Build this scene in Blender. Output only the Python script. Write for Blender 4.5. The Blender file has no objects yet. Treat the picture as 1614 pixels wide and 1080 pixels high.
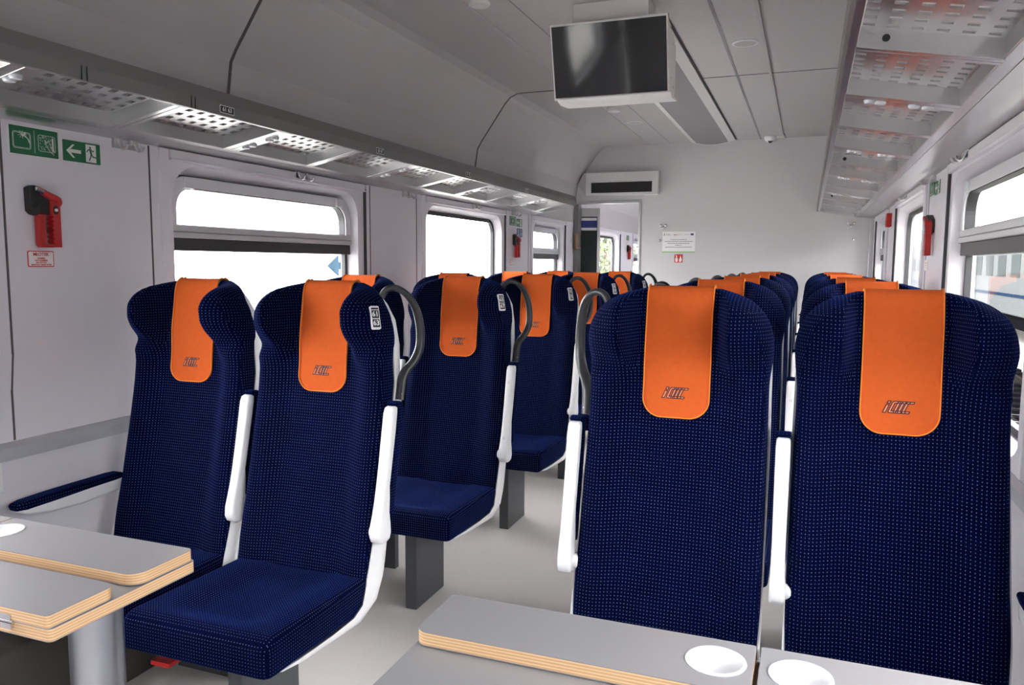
import bpy, math, random
from math import sin, cos, pi, sqrt, radians
from mathutils import Vector, Matrix
random.seed(4)
sc = bpy.context.scene
COL = sc.collection

# ------------------------------------------------------------------ camera, world, light, exposure
FOC, YAW, PIT, ROL, CAMH = 1221.326, 0.3628, 0.1016, 0.0062, 1.2244
cam_d = bpy.data.cameras.new('camera')
cam = bpy.data.objects.new('camera', cam_d)
COL.objects.link(cam)
cam_d.sensor_width = 36.0
cam_d.lens = FOC / 1614 * 36.0
cam_d.clip_start = 0.02
cam_d.clip_end = 300
_f = Vector((-sin(YAW) * cos(PIT), cos(YAW) * cos(PIT), -sin(PIT)))
_r = Vector((cos(YAW), sin(YAW), 0))
_u = _r.cross(_f)
_r2 = _r * cos(ROL) + _u * sin(ROL)
_u2 = -_r * sin(ROL) + _u * cos(ROL)
cam.matrix_world = Matrix(((_r2.x, _u2.x, -_f.x, 0), (_r2.y, _u2.y, -_f.y, 0), (_r2.z, _u2.z, -_f.z, CAMH), (0, 0, 0, 1)))
sc.camera = cam

world = bpy.data.worlds.new('overcast_sky')
sc.world = world
world.use_nodes = True
_bg = world.node_tree.nodes['Background']
_bg.inputs[0].default_value = (1.0, 0.985, 0.99, 1)
_bg.inputs[1].default_value = 20.5

sc.view_settings.view_transform = 'Standard'
sc.view_settings.look = 'None'
sc.view_settings.gamma = 1
sc.view_settings.use_curve_mapping = False
sc.view_settings.exposure = 0.0
sc.cycles.use_denoising = True
sc.cycles.max_bounces = 10
sc.cycles.diffuse_bounces = 6
sc.cycles.sample_clamp_indirect = 12

XL, XR = -2.02, 0.48            # inner faces of the side walls
YEND, YBACK = 6.9, -2.6
# (y0, y1, has_vent)
WINS = [(-1.63, -0.48, True), (0.20, 1.33, False), (2.075, 3.235, True), (3.945, 5.105, False), (5.77, 6.56, True)]
WZ0, WZ1 = 0.76, 1.553

def portal(x, y, z, w, h, side):
    d = bpy.data.lights.new('window_portal', 'AREA')
    d.shape = 'RECTANGLE'; d.size = h; d.size_y = w
    d.cycles.is_portal = True; d.energy = 0
    o = bpy.data.objects.new('window_portal', d)
    COL.objects.link(o)
    o.location = (x, y, z)
    # the area light shines along -Z: turn it into the coach
    o.rotation_euler = (0, radians(-90 if side < 0 else 90), 0)
USE_PORTALS = False
for _s, _x in ((-1, XL - 0.115), (1, XR + 0.115)) if USE_PORTALS else ():
    for (_a, _b, _v) in WINS:
        portal(_x, (_a + _b) / 2, (WZ0 + WZ1) / 2, _b - _a, WZ1 - WZ0, _s)

# ------------------------------------------------------------------ materials
def _new(name):
    m = bpy.data.materials.new(name); m.use_nodes = True
    return m, m.node_tree, m.node_tree.nodes['Principled BSDF']
def mat(name, col, rough=0.5, metal=0.0, noise=0.0, nscale=60, bump=0.0, spec=None, coat=0.0, sheen=0.0):
    m, nt, p = _new(name)
    p.inputs['Base Color'].default_value = (*col, 1)
    p.inputs['Roughness'].default_value = rough
    p.inputs['Metallic'].default_value = metal
    if spec is not None: p.inputs['Specular IOR Level'].default_value = spec
    if coat: p.inputs['Coat Weight'].default_value = coat
    if sheen: p.inputs['Sheen Weight'].default_value = sheen
    if noise or bump:
        tc = nt.nodes.new('ShaderNodeTexCoord')
        nz = nt.nodes.new('ShaderNodeTexNoise'); nz.inputs['Scale'].default_value = nscale; nz.inputs['Detail'].default_value = 3
        nt.links.new(tc.outputs['Object'], nz.inputs['Vector'])
        if noise:
            mx = nt.nodes.new('ShaderNodeMix'); mx.data_type = 'RGBA'
            mx.inputs['A'].default_value = (*[c * (1 - noise) for c in col], 1)
            mx.inputs['B'].default_value = (*[min(1, c * (1 + noise)) for c in col], 1)
            nt.links.new(nz.outputs['Fac'], mx.inputs['Factor'])
            nt.links.new(mx.outputs['Result'], p.inputs['Base Color'])
        if bump:
            b = nt.nodes.new('ShaderNodeBump'); b.inputs['Strength'].default_value = bump; b.inputs['Distance'].default_value = 0.002
            nt.links.new(nz.outputs['Fac'], b.inputs['Height']); nt.links.new(b.outputs['Normal'], p.inputs['Normal'])
    return m

def fabric_mat():
    m, nt, p = _new('navy_dotted_fabric')
    N = nt.nodes.new; L = nt.links.new
    uv = N('ShaderNodeUVMap'); uv.uv_map = 'UVMap'
    sep = N('ShaderNodeSeparateXYZ'); L(uv.outputs[0], sep.inputs[0])
    def mth(op, a, b=None, c=None):
        n = N('ShaderNodeMath'); n.operation = op
        for i, v in enumerate((a, b, c)):
            if v is None: continue
            if isinstance(v, (int, float)): n.inputs[i].default_value = v
            else: L(v, n.inputs[i])
        return n.outputs[0]
    P_ = 0.0078
    u = mth('DIVIDE', sep.outputs[0], P_); v = mth('DIVIDE', sep.outputs[1], P_)
    def lattice(off):
        fu = mth('SUBTRACT', mth('FRACT', mth('ADD', u, off)), 0.5)
        fv = mth('SUBTRACT', mth('FRACT', mth('ADD', v, off)), 0.5)
        return mth('SQRT', mth('ADD', mth('MULTIPLY', fu, fu), mth('MULTIPLY', fv, fv)))
    d = lattice(0.0)
    dot = mth('SUBTRACT', 1.0, mth('SMOOTH_MIN', 1.0, mth('MULTIPLY', mth('MAXIMUM', mth('SUBTRACT', d, 0.062), 0.0), 14.0), 0.1))
    # weave
    w1 = mth('SINE', mth('MULTIPLY', u, 37.7)); w2 = mth('SINE', mth('MULTIPLY', v, 37.7))
    wv = mth('MULTIPLY', w1, w2)
    tc = N('ShaderNodeTexCoord'); nz = N('ShaderNodeTexNoise'); nz.inputs['Scale'].default_value = 14
    L(tc.outputs['Object'], nz.inputs['Vector'])
    base = N('ShaderNodeMix'); base.data_type = 'RGBA'
    base.inputs['A'].default_value = (0.0002, 0.0010, 0.013, 1); base.inputs['B'].default_value = (0.0004, 0.0022, 0.025, 1)
    L(nz.outputs['Fac'], base.inputs['Factor'])
    mx = N('ShaderNodeMix'); mx.data_type = 'RGBA'
    L(mth('MULTIPLY', dot, 0.9), mx.inputs['Factor']); L(base.outputs['Result'], mx.inputs['A'])
    mx.inputs['B'].default_value = (0.19, 0.24, 0.42, 1)
    L(mx.outputs['Result'], p.inputs['Base Color'])
    p.inputs['Roughness'].default_value = 0.95
    p.inputs['Specular IOR Level'].default_value = 0.03
    p.inputs['Sheen Weight'].default_value = 0.12
    p.inputs['Sheen Roughness'].default_value = 0.35
    p.inputs['Sheen Tint'].default_value = (0.02, 0.13, 0.9, 1)
    bp_ = N('ShaderNodeBump'); bp_.inputs['Strength'].default_value = 0.25; bp_.inputs['Distance'].default_value = 0.001
    L(mth('ADD', wv, mth('MULTIPLY', dot, 2.0)), bp_.inputs['Height']); L(bp_.outputs['Normal'], p.inputs['Normal'])
    return m

def ply_mat():
    m, nt, p = _new('plywood_edge')
    N = nt.nodes.new; L = nt.links.new
    tc = N('ShaderNodeTexCoord'); sep = N('ShaderNodeSeparateXYZ'); L(tc.outputs['Object'], sep.inputs[0])
    nz = N('ShaderNodeTexNoise'); nz.inputs['Scale'].default_value = 25
    mp = N('ShaderNodeMapping'); mp.inputs['Scale'].default_value = (1, 1, 8); L(tc.outputs['Object'], mp.inputs[0]); L(mp.outputs[0], nz.inputs['Vector'])
    a = N('ShaderNodeMath'); a.operation = 'MULTIPLY_ADD'; L(sep.outputs[2], a.inputs[0]); a.inputs[1].default_value = 1500; L(nz.outputs['Fac'], a.inputs[2])
    s = N('ShaderNodeMath'); s.operation = 'SINE'; L(a.outputs[0], s.inputs[0])
    cr = N('ShaderNodeValToRGB'); cr.color_ramp.elements[0].position = 0.1; cr.color_ramp.elements[1].position = 0.9
    cr.color_ramp.elements[0].color = (0.52, 0.32, 0.17, 1); cr.color_ramp.elements[1].color = (0.72, 0.50, 0.29, 1)
    L(s.outputs[0], cr.inputs[0]); L(cr.outputs[0], p.inputs['Base Color'])
    p.inputs['Roughness'].default_value = 0.5
    return m

def glass_mat():
    m = bpy.data.materials.new('window_glass'); m.use_nodes = True
    nt = m.node_tree; nt.nodes.remove(nt.nodes['Principled BSDF'])
    out = nt.nodes['Material Output']
    t = nt.nodes.new('ShaderNodeBsdfTransparent'); t.inputs[0].default_value = (0.96, 0.96, 0.96, 1)
    g = nt.nodes.new('ShaderNodeBsdfGlossy'); g.inputs['Roughness'].default_value = 0.02
    lw = nt.nodes.new('ShaderNodeLayerWeight'); lw.inputs['Blend'].default_value = 0.5
    pw = nt.nodes.new('ShaderNodeMath'); pw.operation = 'POWER'; pw.inputs[1].default_value = 5
    nt.links.new(lw.outputs['Facing'], pw.inputs[0])
    fr = nt.nodes.new('ShaderNodeMath'); fr.operation = 'MULTIPLY_ADD'; fr.inputs[1].default_value = 0.55; fr.inputs[2].default_value = 0.03
    nt.links.new(pw.outputs[0], fr.inputs[0])
    mx = nt.nodes.new('ShaderNodeMixShader')
    nt.links.new(fr.outputs[0], mx.inputs[0]); nt.links.new(t.outputs[0], mx.inputs[1]); nt.links.new(g.outputs[0], mx.inputs[2])
    nt.links.new(mx.outputs[0], out.inputs[0])
    return m

M = dict(
    wall=mat('wall_laminate', (0.73, 0.72, 0.77), 0.38, noise=0.03, nscale=400),
    ceil=mat('ceiling_panel', (0.50, 0.485, 0.49), 0.6, noise=0.03, nscale=300),
    endwall=mat('end_wall_laminate', (0.60, 0.595, 0.605), 0.55, noise=0.03, nscale=300),
    floor=mat('grey_vinyl', (0.60, 0.58, 0.565), 0.5, noise=0.10, nscale=220),
    seam=mat('seam_shadow_gap', (0.10, 0.085, 0.09), 0.8),
    groove=mat('dark_groove', (0.035, 0.037, 0.04), 0.7),
    silver=mat('satin_aluminium', (0.55, 0.57, 0.60), 0.45, 0.35),
    rack=mat('rack_aluminium', (0.58, 0.58, 0.585), 0.30, 1.0),
    fascia=mat('rack_fascia_grey', (0.20, 0.20, 0.195), 0.45, 0.4),
    frame=mat('window_frame_plastic', (0.66, 0.67, 0.71), 0.35),
    trans=mat('transom_aluminium', (0.55, 0.56, 0.57), 0.35, 0.6),
    rubber=mat('dark_rubber', (0.018, 0.02, 0.022), 0.55),
    darkbar=mat('dark_grey_transom', (0.035, 0.037, 0.04), 0.5),
    fabric=fabric_mat(),
    orange=mat('orange_felt', (0.52, 0.092, 0.016), 0.9, noise=0.10, nscale=90, bump=0.15, spec=0.2),
    otrim=mat('orange_binding', (0.80, 0.24, 0.04), 0.75, spec=0.2),
    logo=mat('logo_print', (0.03, 0.006, 0.02), 0.8),
    logof=mat('logo_fill', (0.70, 0.24, 0.10), 0.8),
    shell=mat('white_shell_plastic', (0.80, 0.81, 0.82), 0.28),
    grip=mat('charcoal_handle_plastic', (0.018, 0.02, 0.023), 0.33),
    screw=mat('screw_steel', (0.65, 0.65, 0.66), 0.3, 0.9),
    ped=mat('pedestal_grey', (0.055, 0.06, 0.065), 0.45),
    table=mat('table_laminate', (0.22, 0.22, 0.232), 0.33, noise=0.05, nscale=900, spec=0.5),
    ply=ply_mat(),
    cup=mat('cup_recess_white', (0.80, 0.82, 0.86), 0.25),
    steel=mat('brushed_steel', (0.42, 0.44, 0.48), 0.28, 0.95),
    chrome=mat('hinge_chrome', (0.7, 0.7, 0.72), 0.15, 1.0),
    white=mat('white_plastic', (0.72, 0.72, 0.72), 0.4),
    tvcase=mat('screen_casing', (0.66, 0.64, 0.64), 0.4),
    tv=mat('screen_glass', (0.006, 0.006, 0.007), 0.06, spec=0.6),
    grille=mat('vent_mesh_grey', (0.27, 0.27, 0.275), 0.7, noise=0.2, nscale=900),
    black=mat('black_plastic', (0.012, 0.012, 0.013), 0.45),
    red=mat('red_plastic', (0.42, 0.010, 0.012), 0.35),
    green=mat('sign_green', (0.005, 0.14, 0.05), 0.4),
    blue=mat('sign_blue', (0.008, 0.03, 0.22), 0.4),
    swhite=mat('sticker_white', (0.82, 0.82, 0.82), 0.5),
    sred=mat('sticker_red', (0.55, 0.02, 0.02), 0.5),
    sblack=mat('label_black', (0.012, 0.012, 0.014), 0.45),
    sgrey=mat('print_grey', (0.28, 0.28, 0.32), 0.6),
    sgreen=mat('poster_green', (0.25, 0.5, 0.12), 0.6),
    glass=glass_mat(),
    copper=mat('latch_bronze', (0.35, 0.22, 0.15), 0.3, 0.8),
    heater=mat('heater_housing', (0.045, 0.04, 0.035), 0.5),
    ballast=mat('pale_ballast', (0.24, 0.236, 0.21), 0.9, noise=0.35, nscale=6),
    platform=mat('pale_concrete', (0.42, 0.42, 0.40), 0.9, noise=0.1, nscale=3),
    rail=mat('rail_steel', (0.012, 0.011, 0.010), 0.9, spec=0.0),
    tbody=mat('carriage_white', (0.08, 0.087, 0.088), 0.9, spec=0.0),
    tblue=mat('carriage_blue', (0.012, 0.022, 0.042), 0.9, spec=0.0),
    tglass=mat('carriage_window', (0.040, 0.048, 0.049), 0.9, spec=0.0),
    under=mat('underframe_grey', (0.004, 0.004, 0.0045), 0.9, spec=0.0),
    leaf=mat('leaves_green', (0.11, 0.14, 0.065), 0.8, noise=0.4, nscale=3),
    bark=mat('bark', (0.12, 0.09, 0.06), 0.9),
)

# ------------------------------------------------------------------ mesh helpers
class MB:
    def __init__(s): s.v = []; s.f = []; s.m = []
    def add(s, vs, fs, mi=0):
        o = len(s.v); s.v += [tuple(v) for v in vs]
        for f in fs: s.f.append([i + o for i in f]); s.m.append(mi)
        return s
    def box(s, x0, x1, y0, y1, z0, z1, mi=0):
        vs = [(x, y, z) for x in (x0, x1) for y in (y0, y1) for z in (z0, z1)]
        return s.add(vs, [(0, 1, 3, 2), (4, 6, 7, 5), (0, 4, 5, 1), (2, 3, 7, 6), (0, 2, 6, 4), (1, 5, 7, 3)], mi)
    def loft(s, rings, cap0=True, cap1=True, mi=0, closed=True):
        n = len(rings[0]); vs = [p for r in rings for p in r]; fs = []
        for i in range(len(rings) - 1):
            for j in range(n if closed else n - 1):
                a = i * n + j; b = i * n + (j + 1) % n
                fs.append((a, b, b + n, a + n))
        if cap0: fs.append(tuple(range(n - 1, -1, -1)))
        if cap1: fs.append(tuple((len(rings) - 1) * n + j for j in range(n)))
        return s.add(vs, fs, mi)
    def extr(s, poly, a, b, plane='xz', mi=0):
        # poly extruded along the axis missing in plane
        def P(p, t):
            return {'xz': (p[0], t, p[1]), 'yz': (t, p[0], p[1]), 'xy': (p[0], p[1], t)}[plane]
        return s.loft([[P(p, a) for p in poly], [P(p, b) for p in poly]], mi=mi)
    def cyl(s, c, r, axis, h, n=24, r2=None, mi=0):
        r2 = r if r2 is None else r2
        rings = []
        for t, rr in ((0, r), (h, r2)):
            ring = []
            for k in range(n):
                a = 2 * pi * k / n; p, q = rr * cos(a), rr * sin(a)
                ring.append({'z': (c[0] + p, c[1] + q, c[2] + t), 'x': (c[0] + t, c[1] + p, c[2] + q), 'y': (c[0] + p, c[1] + t, c[2] + q)}[axis])
            rings.append(ring)
        return s.loft(rings, mi=mi)
    def lathe(s, prof, c, n=32, axis='z', mi=0):
        rings = []
        for r, t in prof:
            ring = []
            for k in range(n):
                a = 2 * pi * k / n; p, q = max(r, 1e-4) * cos(a), max(r, 1e-4) * sin(a)
                ring.append({'z': (c[0] + p, c[1] + q, c[2] + t), 'x': (c[0] + t, c[1] + p, c[2] + q), 'y': (c[0] + p, c[1] + t, c[2] + q)}[axis])
            rings.append(ring)
        return s.loft(rings, mi=mi)
    def tube(s, pts, rx, ry=None, n=12, up=(0, 0, 1), mi=0):
        ry = ry or rx; pts = [Vector(p) for p in pts]; rings = []
        for i, p in enumerate(pts):
            t = (pts[min(i + 1, len(pts) - 1)] - pts[max(i - 1, 0)]).normalized()
            a = t.cross(Vector(up)); a = a.normalized() if a.length > 1e-4 else Vector((1, 0, 0))
            b = a.cross(t)
            kx = rx[i] if isinstance(rx, (list, tuple)) else rx
            ky = ry[i] if isinstance(ry, (list, tuple)) else ry
            rings.append([p + a * kx * cos(2 * pi * k / n) + b * ky * sin(2 * pi * k / n) for k in range(n)])
        return s.loft(rings, mi=mi)
    def build(s, name, mats, parent=None, smooth=False, bevel=0.0, seg=2, subsurf=0, kind=None, ang=35):
        me = bpy.data.meshes.new(name)
        me.from_pydata(s.v, [], s.f)
        if not isinstance(mats, (list, tuple)): mats = [mats]
        for m in mats: me.materials.append(m)
        for p, mi in zip(me.polygons, s.m): p.material_index = mi
        import bmesh
        bm = bmesh.new(); bm.from_mesh(me); bmesh.ops.recalc_face_normals(bm, faces=bm.faces)
        uvl = bm.loops.layers.uv.new('UVMap')
        for f in bm.faces:
            n = f.normal; ax = max(range(3), key=lambda i: abs(n[i]) * (1.25 if i == 1 else 1))
            for l in f.loops:
                c = l.vert.co
                l[uvl].uv = (c.y, c.z) if ax == 0 else ((c.x, c.z) if ax == 1 else (c.x, c.y))
            f.smooth = bool(smooth)
        if smooth and ang < 180:
            for e in bm.edges:
                if len(e.link_faces) == 2 and e.calc_face_angle(0) > radians(ang): e.smooth = False
        bm.to_mesh(me); bm.free()
        o = bpy.data.objects.new(name, me)
        COL.objects.link(o)
        if parent is not None: o.parent = parent
        if bevel:
            b = o.modifiers.new('bevel', 'BEVEL'); b.width = bevel; b.segments = seg; b.limit_method = 'ANGLE'; b.angle_limit = radians(40)
            for p in me.polygons: p.use_smooth = True
            b.harden_normals = True
        if subsurf:
            b = o.modifiers.new('sub', 'SUBSURF'); b.levels = subsurf; b.render_levels = subsurf
        if kind: o['kind'] = kind
        return o

def text_into(mb, txt, size, M4, mi=0, bold=0.0, align='CENTER', ext=0.0004):
    cu = bpy.data.curves.new('t', 'FONT'); cu.body = txt; cu.size = size; cu.align_x = align; cu.align_y = 'CENTER'
    cu.extrude = ext; cu.offset = bold; cu.resolution_u = 3
    o = bpy.data.objects.new('t', cu); COL.objects.link(o)
    bpy.context.view_layer.update()
    me = o.to_mesh()
    mb.add([M4 @ v.co for v in me.vertices], [list(p.vertices) for p in me.polygons], mi)
    o.to_mesh_clear()
    bpy.data.objects.remove(o); bpy.data.curves.remove(cu)

def frameM(o, ex, ey):
    ex = Vector(ex).normalized(); ey = Vector(ey).normalized(); ez = ex.cross(ey)
    return Matrix(((ex.x, ey.x, ez.x, o[0]), (ex.y, ey.y, ez.y, o[1]), (ex.z, ey.z, ez.z, o[2]), (0, 0, 0, 1)))

def plate(mb, M4, poly, t0, t1, mi=0):
    # polygon in the (x,y) plane of M4, thick from t0 to t1 along its z
    mb.loft([[M4 @ Vector((p[0], p[1], t0)) for p in poly], [M4 @ Vector((p[0], p[1], t1)) for p in poly]], mi=mi)

def rrect(x0, x1, y0, y1, r, n=6):
    pts = []
    for cx, cy, a0 in ((x1 - r, y1 - r, 0), (x0 + r, y1 - r, 90), (x0 + r, y0 + r, 180), (x1 - r, y0 + r, 270)):
        for k in range(n + 1):
            a = radians(a0 + 90 * k / n); pts.append((cx + r * cos(a), cy + r * sin(a)))
    return pts

def rect(x0, x1, y0, y1): return [(x1, y1), (x0, y1), (x0, y0), (x1, y0)]

def thing(name, label, cat, loc=(0, 0, 0), group=None, rz=0):
    o = bpy.data.objects.new(name, None); COL.objects.link(o); o.location = loc; o.rotation_euler = (0, 0, rz)
    return tag(o, label, cat, group)
def tag(o, label, cat, group=None):
    o['label'] = label; o['category'] = cat
    if group: o['group'] = group
    return o

def lerp(tab, z):
    """monotone cubic through the table"""
    n = len(tab)
    if z <= tab[0][0]: return tab[0][1]
    if z >= tab[-1][0]: return tab[-1][1]
    for i in range(n - 1):
        (a, va), (b, vb) = tab[i], tab[i + 1]
        if z <= b:
            h = b - a; d = (vb - va) / h; t = (z - a) / h
            def slope(j):
                if j <= 0 or j >= n - 1: return None
                d0 = (tab[j][1] - tab[j - 1][1]) / (tab[j][0] - tab[j - 1][0]); d1 = (tab[j + 1][1] - tab[j][1]) / (tab[j + 1][0] - tab[j][0])
                return 0.0 if d0 * d1 <= 0 else 2 * d0 * d1 / (d0 + d1)
            m0, m1 = slope(i), slope(i + 1)
            if m0 is None: m0 = d
            if m1 is None: m1 = d
            return (2 * t ** 3 - 3 * t * t + 1) * va + (t ** 3 - 2 * t * t + t) * h * m0 + (-2 * t ** 3 + 3 * t * t) * vb + (t ** 3 - t * t) * h * m1
def sstep(a, b, x):
    t = min(1, max(0, (x - a) / (b - a))); return t * t * (3 - 2 * t)

# ------------------------------------------------------------------ the room
DOOR_X, DOOR_Z = -1.41, 1.777
MB().box(XL - 0.16, XR + 0.16, YBACK - 0.1, 10.7, -0.06, 0.0).build('floor', M['floor'], kind='structure')

CEILP = [(XL, 1.60), (-2.012, 1.78), (-1.988, 1.945), (-1.965, 1.985), (-1.80, 2.215), (-1.765, 2.25), (-1.72, 2.268), (-1.66, 2.27),
         (0.12, 2.27), (0.18, 2.268), (0.225, 2.25), (0.26, 2.215), (0.425, 1.985), (0.448, 1.945), (0.472, 1.78), (XR, 1.60)]
def off(poly, d):
    out = []
    cx, cz = -0.77, 1.5
    for x, z in poly:
        v = Vector((x - cx, z - cz)); v = v.normalized() * d
        out.append((x + v.x, z + v.y))
    return out
def ceiling(y0, y1, name='ceiling'):
    mb = MB()
    o_ = [(x + (-0.14 if x < -0.77 else 0.14), z + 0.0 if z < 1.7 else z + 0.1) for x, z in CEILP]
    n = len(CEILP)
    for i in range(n - 1):
        a, b, c, d = CEILP[i], CEILP[i + 1], o_[i + 1], o_[i]
        mb.loft([[(p[0], y0, p[1]) for p in (a, b, c, d)], [(p[0], y1, p[1]) for p in (a, b, c, d)]])
    return mb.build(name, M['ceil'], kind='structure', smooth=False)
ceiling(YBACK, YEND)

def side_wall(side, xw, name, wins, y0, y1, mat_):
    """a wall with rounded window openings, 0.085 thick"""
    def X(d): return xw + side * d
    mb = MB()
    ztop = 1.60
    edges = [y0]
    for a, b, _ in wins: edges += [a - 0.06, b + 0.06]
    edges.append(y1)
    # pillars and the band under the windows, with the shallow kink at 0.92 m
    def prof(): return [(0.012, 0.0), (0.012, 0.87), (0.0, 0.97), (0.0, ztop), (0.085, ztop), (0.085, 0.0)]
    for k in range(0, len(edges), 2):
        if edges[k + 1] - edges[k] > 0.001:
            mb.loft([[(X(d), yy, z) for d, z in prof()] for yy in (edges[k], edges[k + 1])])
    for a, b, _ in wins:
        zb = WZ0 - 0.03
        ya, yb = a - 0.06, b + 0.06
        mb.loft([[(X(d), yy, z) for d, z in ((0.012, 0), (0.012, zb), (0.085, zb), (0.085, 0))] for yy in (ya, yb)])
        # face around the opening
        n = 8; r = 0.115
        hole = rrect(a, b, WZ0, WZ1, r, n)
        outer = []
        for k, (cy, cz) in enumerate(((yb, ztop), (ya, ztop), (ya, zb), (yb, zb))):
            for j in range(n + 1):
                p = hole[k * (n + 1) + j]
                if j == n // 2: outer.append((cy, cz))
                else:
                    first = j < n // 2
                    horiz = (k % 2 == 0) == first      # this sample belongs to a vertical side
                    outer.append((cy, p[1]) if horiz else (p[0], cz))
        N_ = len(hole)
        vs = [(X(0), p[0], p[1]) for p in hole] + [(X(0), p[0], p[1]) for p in outer]
        mb.add(vs, [(i, (i + 1) % N_, N_ + (i + 1) % N_, N_ + i) for i in range(N_)])
        # reveal running outwards, slightly narrowing
        h2 = rrect(a + 0.008, b - 0.008, WZ0 + 0.008, WZ1 - 0.010, r - 0.006, n)
        h3 = rrect(a + 0.018, b - 0.018, WZ0 + 0.018, WZ1 - 0.028, r - 0.014, n)
        vs = [(X(0), p[0], p[1]) for p in hole] + [(X(0.018), p[0], p[1]) for p in h2] + [(X(0.06), p[0], p[1]) for p in h3] + [(X(0.085), p[0], p[1]) for p in h3]
        fs = []
        for q in range(3):
            for i in range(N_): fs.append((q * N_ + i, q * N_ + (i + 1) % N_, (q + 1) * N_ + (i + 1) % N_, (q + 1) * N_ + i))
        mb.add(vs, fs)
        # outer skin so no daylight leaks past
        oo = [(X(0.085), p[0], p[1]) for p in outer]
        mb.add([(X(0.085), p[0], p[1]) for p in h3] + oo, [(i, (i + 1) % N_, N_ + (i + 1) % N_, N_ + i) for i in range(N_)])
    return mb.build(name, mat_, kind='structure', smooth=True, ang=30)

def ring_plate(mb, X, d0, d1, outer, inner, mi=0):
    N_ = len(outer)
    vs = [(X(d), p[0], p[1]) for d in (d0, d1) for p in outer] + [(X(d), p[0], p[1]) for d in (d0, d1) for p in inner]
    fs = []
    for i in range(N_):
        j = (i + 1) % N_
        fs += [(i, j, N_ + j, N_ + i), (2 * N_ + i, 2 * N_ + j, 3 * N_ + j, 3 * N_ + i), (i, j, 2 * N_ + j, 2 * N_ + i), (N_ + i, N_ + j, 3 * N_ + j, 3 * N_ + i)]
    mb.add(vs, fs, mi)

win_no = [0]
def window(side, xw, a, b, vent):
    win_no[0] += 1
    def X(d): return xw + side * d
    root = bpy.data.objects.new('window_%d' % win_no[0], None); COL.objects.link(root); root['kind'] = 'structure'
    n = 8
    a2, b2, z0, z1 = a + 0.004, b - 0.0185, WZ0 + 0.0185, WZ1 - 0.0285
    # outer gasket
    g = MB(); ring_plate(g, X, 0.050, 0.070, rrect(a2, b2, z0, z1, 0.095, n), rrect(a2 + 0.020, b2 - 0.020, z0 + 0.020, z1 - 0.020, 0.080, n))
    g.build('gasket', M['rubber'], root)
    if vent:
        f = MB()
        zt = 1.352
        # vent sash: grey ring above the transom
        def topring(e, zb):
            pts = rrect(a2 + e, b2 - e, zb, z1 - e, 0.088 - e * 0.3, n)
            out = []
            for k in range(4):
                for j in range(n + 1):
                    p = pts[k * (n + 1) + j]
                    if k >= 2: p = (b2 - e if k == 3 else a2 + e, zb)   # square lower corners
                    out.append(p)
            return out
        ring_plate(f, X, 0.028, 0.060, topring(0.004, 1.325), topring(0.042, zt))
        f.build('sash', M['frame'], root, smooth=True)
        g2 = MB(); ring_plate(g2, X, 0.034, 0.066, topring(0.0405, zt - 0.0005), topring(0.0455, zt + 0.003)); g2.build('sash_gasket', M['rubber'], root)
        MB().box(X(0.022), X(0.068), a2, b2, 1.306, 1.327).box(X(0.025), X(0.068), a2, b2, 1.3265, 1.3525).build('transom', M['trans'], root, bevel=0.004)
        MB().box(X(0.032), X(0.074), a2, b2, 1.262, 1.306).build('lower_transom', M['darkbar'], root, bevel=0.003)
        c = MB()
        for yy in (a2 + 0.10, b2 - 0.10): c.box(X(0.019), X(0.030), yy - 0.025, yy + 0.025, z1 - 0.045, z1 - 0.008)
        c.build('catch', M['frame'], root, bevel=0.003)
    gl = MB().box(X(0.066), X(0.069), a2 + 0.005, b2 - 0.005, z0 + 0.005, z1 - 0.005)
    gl.build('glass', M['glass'], root)
    # blind housing above, with its lip
    MB().box(X(-0.012), X(0.0), a - 0.015, b + 0.05, 1.567, 1.598).box(X(-0.018), X(0.0), a - 0.015, b + 0.05, 1.5625, 1.569).build('blind_housing', M['wall'], root, bevel=0.002)
    # dark blind channel on the far side of the opening, thin light channel on the near side
    MB().box(X(-0.010), X(0.0), b + 0.050, b + 0.062, 0.74, 1.575).build('blind_channel', M['groove'], root)
    MB().box(X(-0.012), X(0.0), b + 0.063, b + 0.088, 0.74, 1.598).build('pillar_strip', M['wall'], root, bevel=0.002)
    MB().box(X(-0.012), X(0.0), a - 0.058, a - 0.02, 0.74, 1.598).build('pillar_strip', M['wall'], root, bevel=0.002)
    return root

for side, xw, nm in ((-1, XL, 'left'), (1, XR, 'right')):
    side_wall(side, xw, 'wall_' + nm, WINS, YBACK, YEND, M['wall'])
    for a, b, v in WINS: window(side, xw, a, b, v)
    def X(d): return xw + side * d
    # dado rail
    MB().extr([(X(0.012), 0.676), (X(-0.012), 0.682), (X(-0.014), 0.716), (X(0.0), 0.728), (X(0.012), 0.728)], YBACK, YEND).build(('trim_1' if side < 0 else 'trim_2'), M['silver'], kind='structure')
    # panel seams
    mb = MB()
    ys = [1.48, 1.98, 3.345, 3.83, 5.195, 5.66, 6.62]
    for yy in ys:
        mb.box(X(-0.0015), X(0.0), yy - 0.003, yy + 0.003, 0.97, 1.598)
        mb.add([(X(0.012) - side * 0.0015, yy - 0.003, 0.87), (X(0.012) - side * 0.0015, yy + 0.003, 0.87), (X(-0.0015), yy + 0.003, 0.97), (X(-0.0015), yy - 0.003, 0.97)], [(0, 1, 2, 3)])
        mb.box(X(0.012) - side * 0.0015, X(0.013), yy - 0.003, yy + 0.003, 0.73, 0.87)
    mb.build('trim_%d' % (3 if side < 0 else 4), M['seam'], kind='structure')

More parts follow.
